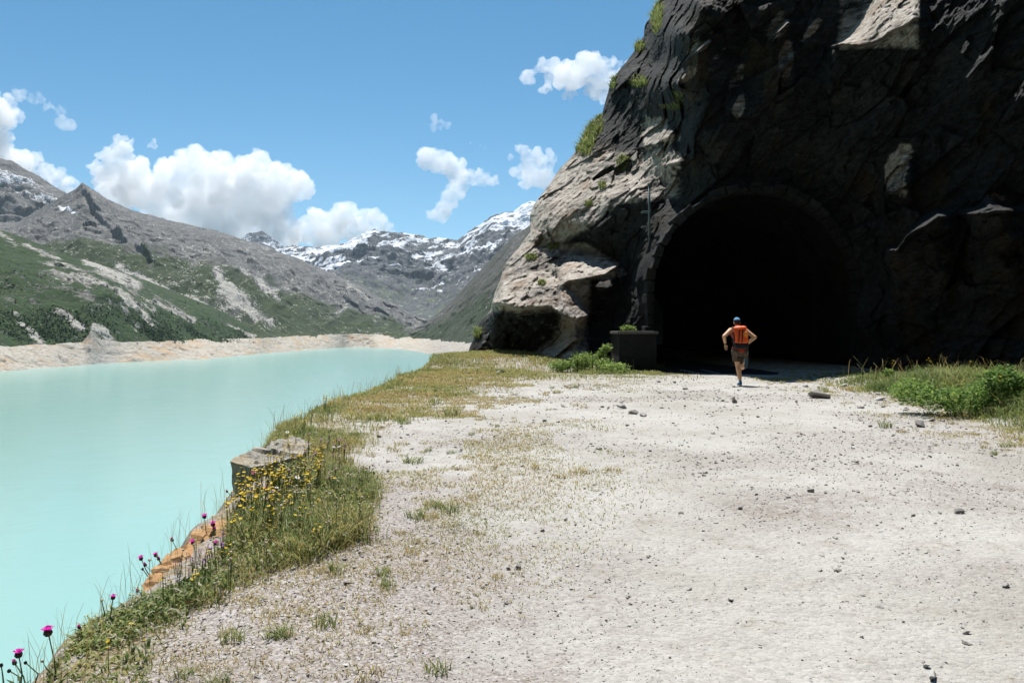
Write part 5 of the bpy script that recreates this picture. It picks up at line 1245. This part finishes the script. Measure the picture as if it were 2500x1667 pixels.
def remeshed(name, bm, voxel, smooth, mat, parent):
    me = bpy.data.meshes.new(name+'_soup'); bm.to_mesh(me); bm.free()
    o = bpy.data.objects.new(name+'_soup', me); COL.objects.link(o)
    m = o.modifiers.new('r', 'REMESH'); m.mode = 'VOXEL'; m.voxel_size = voxel; m.use_smooth_shade = True
    if smooth: s = o.modifiers.new('s', 'SMOOTH'); s.factor = 0.5; s.iterations = smooth
    dg = bpy.context.evaluated_depsgraph_get(); me2 = bpy.data.meshes.new_from_object(o.evaluated_get(dg)); me2.name = name
    bpy.data.objects.remove(o)
    r = obj(name, me2, mat, parent); me2.polygons.foreach_set('use_smooth', [True]*len(me2.polygons)); return r
def build_runner():
    px, d = 1807, 20.25
    root = empty('person', ((px-CX)/F*d, d, gz((px-CX)/F*d, d)+0.012))
    tag(root, 'runner seen from behind in blue cap, orange backpack, mottled shorts and blue shoes', 'person')
    skin = NT('skin'); n = skin.noise(25, 4); M_skin = skin.fin(skin.ramp(n, [(0.3, (0.56, 0.31, 0.17)), (0.7, (0.66, 0.41, 0.25))]), None, 0.5)
    # joints (x right, y ahead, z up), measured on the photograph
    hipL, hipR = (-0.095, 0.02, 0.86), (0.095, 0.02, 0.86)
    kneeL, ankL = (-0.045, 0.06, 0.50), (0.0, -0.01, 0.10)
    kneeR, ankR = (0.115, 0.20, 0.44), (0.095, -0.16, 0.60)
    shL, shR = (-0.185, 0.05, 1.395), (0.185, 0.05, 1.39)
    elL, wrL = (-0.405, -0.08, 1.235), (-0.34, 0.09, 1.035)
    elR, wrR = (0.385, -0.06, 1.215), (0.27, 0.17, 1.06)
    segs = [((0, 0.02, 0.90), (0, 0.03, 1.05), 0.135, 0.13), ((0, 0.03, 1.05), (0, 0.05, 1.30), 0.13, 0.145), ((-0.07, 0.03, 0.90), (0.07, 0.03, 0.90), 0.115, 0.115), ((-0.09, 0.05, 1.30), (0.09, 0.05, 1.30), 0.115, 0.115), ((-0.15, 0.05, 1.385), (0.15, 0.05, 1.385), 0.062, 0.062), ((0, 0.05, 1.38), (0, 0.075, 1.53), 0.062, 0.055),
            (shL, elL, 0.064, 0.045), (elL, wrL, 0.048, 0.031), (shR, elR, 0.064, 0.045), (elR, wrR, 0.048, 0.031),
            (hipL, kneeL, 0.094, 0.062), (kneeL, (-0.03, 0.015, 0.36), 0.058, 0.066), ((-0.03, 0.015, 0.36), ankL, 0.064, 0.038),
            (hipR, kneeR, 0.094, 0.062), (kneeR, (0.11, 0.05, 0.50), 0.058, 0.064), ((0.11, 0.05, 0.50), ankR, 0.062, 0.038)]
    def hand(w, dirv, side, thumb):
        w = Vector(w); dirv = Vector(dirv).normalized(); side = Vector(side); side = (side-dirv*side.dot(dirv)).normalized(); nrm = dirv.cross(side)
        k = w+dirv*0.085
        out = [(w, w+dirv*0.05, 0.024, 0.022)]
        for i, (o, L) in enumerate(((-0.03, 0.060), (-0.010, 0.070), (0.010, 0.066), (0.030, 0.052))):
            b = k+side*o; m = b+dirv*L*0.55+nrm*0.012; t = m+dirv*L*0.35+nrm*0.030
            out += [(w+dirv*0.02+side*o*0.6, b, 0.014, 0.0115), (b, m, 0.0105, 0.0095), (m, t, 0.0095, 0.008)]
        tb = w+dirv*0.03+side*thumb*0.025; tm = tb+side*thumb*0.030+dirv*0.028; tt = tm+dirv*0.030+side*thumb*0.004
        out += [(tb, tm, 0.013, 0.011), (tm, tt, 0.0105, 0.0085)]
        return out
    segs += hand(wrL, (0.06, 0.12, -1.0), (1, 0.2, 0), 1) + hand(wrR, (-0.5, 0.75, 0.25), (0, 0.2, 1), 1)
    bm = capsules(segs)
    ell(bm, (0, 0.085, 1.60), (0.076, 0.095, 0.112)); ell(bm, (0, 0.115, 1.555), (0.058, 0.07, 0.07)); ell(bm, (0, 0.185, 1.585), (0.014, 0.018, 0.022))
    for s in (-1, 1): ell(bm, (s*0.08, 0.085, 1.585), (0.013, 0.022, 0.033))
    for h_, k_ in ((hipL, kneeL), (hipR, kneeR)): ell(bm, ((h_[0]), -0.02, 0.83), (0.09, 0.085, 0.09))
    remeshed('body', bm, 0.0075, 2, M_skin, root)
    # face, only seen from the front
    eye = flat('eye', (0.05, 0.04, 0.03), 0.3, 0.1)
    for s in (-1, 1):
        b2 = bmesh.new(); bmesh.ops.create_icosphere(b2, subdivisions=2, radius=0.011, matrix=Matrix.Translation((s*0.03, 0.168, 1.605))); me = bpy.data.meshes.new('eye'); b2.to_mesh(me); b2.free(); obj('eye', me, eye, root)
    vs, fs = tube([(-0.024, 0.172, 1.545), (0, 0.184, 1.542), (0.024, 0.172, 1.545)], 0.005, 5); pyd('mouth', vs, fs, flat('lips', (0.35, 0.15, 0.12), 0.5), root)
    hair = flat('dark_hair', (0.045, 0.035, 0.03), 0.7, 0.3, 80); bm = bmesh.new(); ell(bm, (0, 0.066, 1.588), (0.079, 0.085, 0.075)); remeshed('hair', bm, 0.006, 1, hair, root)
    # cap: blue crown, dark band, peak to the front
    cap = flat('cap_blue', (0.12, 0.30, 0.50), 0.8, 0.2, 60); dark = flat('cap_navy', (0.018, 0.028, 0.05), 0.8, 0.2, 60)
    bm = bmesh.new(); bmesh.ops.create_uvsphere(bm, u_segments=20, v_segments=12, radius=1, matrix=Matrix.Translation((0, 0.080, 1.628)) @ Matrix.Rotation(-0.12, 4, 'X') @ Matrix.Diagonal((0.086, 0.106, 0.098, 1)))
    bmesh.ops.delete(bm, geom=[v for v in bm.verts if v.co.z < 1.642], context='VERTS'); me = bpy.data.meshes.new('cap'); bm.to_mesh(me); bm.free(); c_ = obj('cap', me, cap, root); me.polygons.foreach_set('use_smooth', [True]*len(me.polygons))
    bm = bmesh.new(); bmesh.ops.create_uvsphere(bm, u_segments=20, v_segments=12, radius=1, matrix=Matrix.Translation((0, 0.080, 1.628)) @ Matrix.Rotation(-0.12, 4, 'X') @ Matrix.Diagonal((0.088, 0.108, 0.098, 1)))
    bmesh.ops.delete(bm, geom=[v for v in bm.verts if v.co.z > 1.668 or v.co.z < 1.595], context='VERTS'); me = bpy.data.meshes.new('cap_band'); bm.to_mesh(me); bm.free(); obj('cap_band', me, dark, c_)
    vs = [(-0.075, 0.155, 1.638), (0.075, 0.155, 1.638), (0.06, 0.235, 1.622), (0, 0.258, 1.618), (-0.06, 0.235, 1.622)]; vs2 = [(x, y, z+0.006) for x, y, z in vs]
    pyd('peak', vs+vs2, [(0, 1, 2, 3, 4), (9, 8, 7, 6, 5)]+[(i, (i+1) % 5, 5+(i+1) % 5, 5+i) for i in range(5)], dark, c_)
    # vest
    red = flat('vest_red', (0.36, 0.055, 0.03), 0.8, 0.25, 30); black = flat('black_fabric', (0.016, 0.018, 0.022), 0.8, 0.3, 40); orange = flat('pack_orange', (0.88, 0.11, 0.015), 0.6, 0.25, 18, 0.4)
    orange2 = flat('pack_light_orange', (0.85, 0.25, 0.03), 0.6, 0.2, 18, 0.4)
    bm = capsules([((0, 0.02, 0.90), (0, 0.03, 1.05), 0.150, 0.142), ((0, 0.03, 1.05), (0, 0.05, 1.30), 0.142, 0.152), ((-0.072, 0.03, 0.90), (0.072, 0.03, 0.90), 0.128, 0.128), ((-0.085, 0.05, 1.30), (0.085, 0.05, 1.30), 0.124, 0.124), ((-0.115, 0.05, 1.39), (0.115, 0.05, 1.39), 0.066, 0.066)])
    bmesh.ops.create_cone(bm, cap_ends=True, segments=24, radius1=0.192, radius2=0.182, depth=0.13, matrix=Matrix.Translation((0, 0.015, 0.885)) @ Matrix.Diagonal((1.08, 0.86, 1, 1)))
    v_ = remeshed('vest', bm, 0.010, 2, red, root)
    # shorts with a mottled print
    t = NT('shorts_print'); n1 = t.noise(16, 4, 0.6, dist=1.2); c = t.ramp(n1, [(0.40, (0.03, 0.026, 0.022)), (0.5, (0.13, 0.095, 0.065)), (0.56, (0.04, 0.033, 0.03)), (0.66, (0.20, 0.15, 0.10))]); M_short = t.fin(c, None, 0.85)
    bm = capsules([((-0.075, 0.02, 0.87), (0.075, 0.02, 0.87), 0.145, 0.145), ((-0.085, -0.02, 0.84), (0.085, -0.02, 0.84), 0.125, 0.125)])
    for h_, k_, rr in ((hipL, kneeL, 0.128), (hipR, kneeR, 0.128)):
        a, b = Vector(h_), Vector(h_)+(Vector(k_)-Vector(h_))*0.70
        bmesh.ops.create_cone(bm, cap_ends=True, segments=18, radius1=rr, radius2=0.118, depth=(b-a).length, matrix=Matrix.Translation((a+b)/2) @ (b-a).to_track_quat('Z', 'Y').to_matrix().to_4x4())
    remeshed('shorts', bm, 0.010, 1, M_short, root)
    # shoes
    blue = flat('shoe_blue', (0.03, 0.16, 0.33), 0.6, 0.25, 40); sole = flat('shoe_sole', (0.035, 0.07, 0.085), 0.8, 0.2, 60); white = flat('shoe_white', (0.6, 0.6, 0.58), 0.7)
    def shoe(ank, fwd, up):
        fwd = Vector(fwd).normalized(); up = Vector(up); up = (up-fwd*up.dot(fwd)).normalized(); rt = fwd.cross(up); R_ = Matrix((rt, fwd, up)).transposed().to_4x4(); M_ = Matrix.Translation(ank) @ R_
        bm = bmesh.new()
        for c, r in (((0, -0.035, -0.045), (0.038, 0.045, 0.045)), ((0, 0.03, -0.055), (0.040, 0.07, 0.036)), ((0, 0.11, -0.068), (0.043, 0.075, 0.026)), ((0, -0.01, -0.005), (0.037, 0.045, 0.04))):
            bmesh.ops.create_icosphere(bm, subdivisions=2, radius=1, matrix=M_ @ Matrix.Translation(c) @ Matrix.Diagonal((*r, 1)))
        s_ = remeshed('shoe', bm, 0.007, 1, blue, root)
        ol = [(0.030, -0.075), (0.040, -0.03), (0.036, 0.03), (0.047, 0.11), (0.036, 0.165), (0.0, 0.188), (-0.036, 0.165), (-0.047, 0.11), (-0.036, 0.03), (-0.040, -0.03), (-0.030, -0.075), (0, -0.084)]; n_ = len(ol)
        vs = [tuple(M_ @ Vector((x, y, -0.098))) for x, y in ol]+[tuple(M_ @ Vector((x, y, -0.074))) for x, y in ol]
        pyd('sole', vs, [tuple(range(n_))[::-1], tuple(range(n_, 2*n_))]+[(i, (i+1) % n_, n_+(i+1) % n_, n_+i) for i in range(n_)], sole, s_)
        vs, fs = tube([M_ @ Vector((0.03*math.cos(k*0.7), -0.01+0.036*math.sin(k*0.7), 0.03)) for k in range(10)], 0.007, 5); pyd('sock', vs, fs, white, s_)
    shoe(ankL, (0.02, 1, 0.0), (0, 0, 1)); shoe((0.085, -0.175, 0.62), (-0.05, 0.22, -1), (0.0, 1, 0.2))
    # backpack with lid, pocket, straps, hip belt
    def box(name, c, s, bev, mat, par, rot=(0, 0, 0), pinch=0.0):
        bm = bmesh.new(); bmesh.ops.create_cube(bm, size=1); 
        for v in bm.verts:
            k = 1-pinch*(0.5-v.co.z); v.co = Vector((v.co.x*s[0]*k, v.co.y*s[1], v.co.z*s[2]))
        bmesh.ops.bevel(bm, geom=bm.edges[:], offset=bev, segments=3, affect='EDGES', profile=0.6)
        from mathutils import Euler
        bm.transform(Matrix.Translation(c) @ Euler(rot).to_matrix().to_4x4()); me = bpy.data.meshes.new(name); bm.to_mesh(me); bm.free(); me.polygons.foreach_set('use_smooth', [True]*len(me.polygons)); return obj(name, me, mat, par)
    bp = empty('backpack', (0, 0, 0)); bp.parent = root
    box('pack_body', (0.0, -0.165, 1.235), (0.35, 0.20, 0.36), 0.06, orange, bp, (-0.10, 0, 0), 0.10)
    box('pack_base', (0.0, -0.150, 1.005), (0.34, 0.20, 0.16), 0.05, black, bp)
    bm = bmesh.new(); ell(bm, (-0.02, -0.16, 1.445), (0.15, 0.13, 0.06)); ell(bm, (-0.09, -0.17, 1.44), (0.09, 0.10, 0.055)); ell(bm, (0.08, -0.15, 1.455), (0.09, 0.09, 0.05)); remeshed('pack_lid', bm, 0.009, 2, orange, bp)
    bm = bmesh.new(); ell(bm, (0.10, -0.262, 1.29), (0.065, 0.03, 0.075)); remeshed('pocket', bm, 0.008, 1, orange2, bp)
    for xa, xb in ((-0.078, -0.055), (0.005, 0.028)):
        me = block_mesh([(xa-0.035, -0.290, 1.08), (xb-0.035, -0.290, 1.08), (xb-0.035, -0.262, 1.08), (xa-0.035, -0.262, 1.08), (xa+0.02, -0.268, 1.40), (xb+0.02, -0.268, 1.40), (xb+0.02, -0.24, 1.40), (xa+0.02, -0.24, 1.40)], 0, 0.004); obj('strap', me, black, bp)
    for s in (-1, 1):
        vs, fs = tube([(s*0.125, -0.06, 1.40), (s*0.135, 0.04, 1.465), (s*0.125, 0.155, 1.40), (s*0.13, 0.165, 1.25), (s*0.15, 0.06, 1.08)], 0.026, 7); pyd('shoulder_strap', vs, fs, black, bp, True)
        me = block_mesh([(s*0.168, -0.20, 1.10), (s*0.182, -0.20, 1.10), (s*0.182, -0.10, 1.10), (s*0.168, -0.10, 1.10), (s*0.168, -0.20, 1.36), (s*0.182, -0.20, 1.36), (s*0.182, -0.10, 1.36), (s*0.168, -0.10, 1.36)], 0, 0.003); obj('side_panel', me, black, bp)
    bm = bmesh.new(); ell(bm, (0, 0.02, 0.985), (0.178, 0.165, 0.055)); remeshed('hip_belt', bm, 0.010, 1, black, bp)
    w = Vector(wrL); e_ = (Vector(elL)-w).normalized(); vs, fs = tube([w+e_*0.005, w+e_*0.045], 0.034, 12); pyd('wristwatch', vs, fs, black, root, True)
build_runner()
def lean(root, z0=0.86, k=0.26):
    for o in root.children_recursive:
        if o.type != 'MESH': continue
        for v in o.data.vertices:
            if v.co.z > z0: v.co.y += (v.co.z-z0)*k
        o.data.update()
lean([o for o in bpy.data.objects if o.name == 'person'][0])

# ------------------------------------------------------------------ clouds, far beyond the mountains
def cloud_material(name, dens):
    m = bpy.data.materials.new(name); m.use_nodes = True; nt = m.node_tree; nt.nodes.clear()
    v = nt.nodes.new('ShaderNodeVolumePrincipled'); o = nt.nodes.new('ShaderNodeOutputMaterial')
    v.inputs['Color'].default_value = (1, 1, 1, 1); v.inputs['Density'].default_value = dens; v.inputs['Anisotropy'].default_value = 0.3
    nt.links.new(v.outputs[0], o.inputs['Volume']); return m
M_cloud = cloud_material('cloud_vapour', 0.0048)
M_thin = cloud_material('thin_cloud_vapour', 0.0022)
def cloud(label, puffs, d, mat, seed, rough=1.0, voxel=20):
    k = d/F; bm = bmesh.new(); r = random.Random(seed)
    for (x, y, rad) in puffs:
        c = Vector(P(x, y, d+r.uniform(-0.6, 0.6)*rad*k)); R = rad*k
        bmesh.ops.create_icosphere(bm, subdivisions=3, radius=1, matrix=Matrix.Translation(c) @ Matrix.Diagonal((R, R*0.36, R*0.92, 1)))
        for _ in range(16):     # smaller heads budding out of each puff
            a = r.uniform(0, 6.283); e = r.uniform(-0.5, 1.3); u = Vector((math.cos(a)*math.cos(e), math.sin(a)*math.cos(e)*0.45, math.sin(e))); q = R*r.uniform(0.16, 0.42)
            bmesh.ops.create_icosphere(bm, subdivisions=2, radius=q, matrix=Matrix.Translation(c+u*R*r.uniform(0.7, 0.95)))
    vx = voxel*k*0.12; me = bpy.data.meshes.new('soup'); bm.to_mesh(me); bm.free(); o = bpy.data.objects.new('soup', me); COL.objects.link(o)
    m = o.modifiers.new('r', 'REMESH'); m.mode = 'VOXEL'; m.voxel_size = voxel*k*0.12
    dg = bpy.context.evaluated_depsgraph_get(); me2 = bpy.data.meshes.new_from_object(o.evaluated_get(dg)); bpy.data.objects.remove(o)
    n = len(me2.vertices); co = np.empty(n*3, np.float32); me2.vertices.foreach_get('co', co); no = np.empty(n*3, np.float32); me2.vertices.foreach_get('normal', no)
    co = co.reshape(-1, 3).astype(float); no = no.reshape(-1, 3)
    h = 14*k*fbm(co/(42*k), 3, seed)+12*k*rough*(0.45-np.abs(fbm(co/(18*k), 3, seed+5))*1.6)+8*k*rough*(0.3-np.abs(fbm(co/(7*k), 3, seed+9))*1.3)
    co = co+no*h[:, None]; me2.vertices.foreach_set('co', co.astype(np.float32).ravel()); me2.update()
    o = bpy.data.objects.new('soup', me2); COL.objects.link(o); m = o.modifiers.new('r', 'REMESH'); m.mode = 'VOXEL'; m.voxel_size = vx
    dg = bpy.context.evaluated_depsgraph_get(); me2 = bpy.data.meshes.new_from_object(o.evaluated_get(dg)); bpy.data.objects.remove(o)
    b3 = bmesh.new(); b3.from_mesh(me2); b3.normal_update(); seen = set(); dead = []      # drop enclosed voids and crumbs
    for v0 in b3.verts:
        if v0 in seen: continue
        st, isl = [v0], []; seen.add(v0)
        while st:
            w = st.pop(); isl.append(w)
            for e_ in w.link_edges:
                q = e_.other_vert(w)
                if q not in seen: seen.add(q); st.append(q)
        fs_ = {f for w in isl for f in w.link_faces}; c0 = isl[0].co
        vol = sum((f.calc_center_median()-c0).dot(f.normal)*f.calc_area() for f in fs_)
        if vol < 0: dead += isl
    bmesh.ops.delete(b3, geom=dead, context='VERTS'); b3.to_mesh(me2); b3.free()
    me2.name = 'cloud'
    o = obj('cloud', me2, mat); tag(o, label, 'cloud'); return o
cloud('largest cumulus cloud towering behind the grey left ridge', [(285, 385, 42), (262, 430, 42), (300, 350, 26), (372, 355, 15), (330, 450, 62), (280, 480, 50), (400, 500, 70), (478, 405, 48), (440, 450, 60), (520, 460, 70), (540, 410, 40), (615, 415, 44), (610, 480, 70), (690, 450, 50), (735, 462, 30), (660, 520, 60), (560, 540, 70), (590, 440, 46), (575, 470, 60), (500, 500, 60), (360, 480, 50), (640, 480, 56), (480, 540, 70), (600, 580, 60), (690, 570, 45)], 15000, M_cloud, 3)
cloud('low cumulus cloud sitting on the snowy range right of the largest one', [(770, 560, 48), (820, 525, 26), (850, 550, 44), (900, 545, 34), (915, 520, 12), (800, 590, 40), (880, 585, 36), (945, 570, 24), (730, 590, 30)], 16500, M_cloud, 5)
cloud('bent cumulus cloud in the middle of the sky', [(1050, 385, 26), (1078, 400, 30), (1110, 425, 30), (1140, 440, 26), (1175, 437, 22), (1205, 445, 13), (1115, 465, 26), (1095, 490, 24), (1075, 522, 24), (1052, 525, 15), (1035, 375, 14)], 13500, M_cloud, 7)
cloud('cumulus cloud touching the cliff edge low in the sky', [(1245, 385, 12), (1275, 365, 18), (1300, 390, 28), (1325, 415, 28), (1345, 440, 20), (1290, 440, 22), (1275, 415, 20), (1345, 390, 16)], 13500, M_cloud, 9)
cloud('white cumulus cloud behind the top of the cliff', [(1290, 190, 20), (1320, 165, 18), (1350, 180, 28), (1395, 190, 40), (1440, 175, 36), (1490, 165, 30), (1450, 215, 26), (1395, 228, 18), (1335, 215, 18), (1500, 200, 32), (1540, 180, 30), (1480, 245, 12)], 13500, M_cloud, 11)
cloud('tiny cloud alone high in the middle of the sky', [(1062, 295, 8), (1075, 305, 11), (1090, 308, 9), (1060, 312, 8), (1100, 305, 5)], 13500, M_thin, 13)
cloud('cloud bank at the left edge above the grey peak', [(-30, 270, 50), (15, 260, 28), (40, 285, 20), (8, 295, 30), (0, 345, 34), (-10, 390, 50), (40, 400, 36), (80, 400, 28), (105, 425, 30), (140, 440, 26), (175, 460, 22), (60, 440, 40)], 14500, M_cloud, 15)
cloud('ragged strip of thin cloud at the upper left', [(45, 235, 11), (70, 243, 12), (98, 248, 13), (125, 260, 14), (150, 275, 15), (160, 295, 12), (110, 270, 8), (170, 300, 8)], 13500, M_thin, 17, 1.5)
cloud('very small wisp beside the bent cumulus', [(1172, 355, 6), (1182, 362, 5), (1148, 350, 4)], 13500, M_thin, 19, 1.2)

# ------------------------------------------------------------------ air
def haze():
    m = bpy.data.materials.new('air'); m.use_nodes = True; nt = m.node_tree; nt.nodes.clear()
    v = nt.nodes.new('ShaderNodeVolumePrincipled'); o = nt.nodes.new('ShaderNodeOutputMaterial')
    v.inputs['Color'].default_value = (0.80, 0.90, 1.0, 1); v.inputs['Density'].default_value = HAZE; v.inputs['Anisotropy'].default_value = 0.0
    nt.links.new(v.outputs[0], o.inputs['Volume'])
    x0, x1, y0, y1, z0, z1 = -4200, 2600, -1900, 8600, -75, 1420
    me = bpy.data.meshes.new('haze'); me.from_pydata([(x0, y0, z0), (x1, y0, z0), (x1, y1, z0), (x0, y1, z0), (x0, y0, z1), (x1, y0, z1), (x1, y1, z1), (x0, y1, z1)], [], [(3, 2, 1, 0), (4, 5, 6, 7), (0, 1, 5, 4), (1, 2, 6, 5), (2, 3, 7, 6), (3, 0, 4, 7)]); me.update()
    o = obj('haze', me, m); tag(o, 'thin bluish mountain haze filling the valley', kind='stuff')
HAZE = 0.000026
haze()
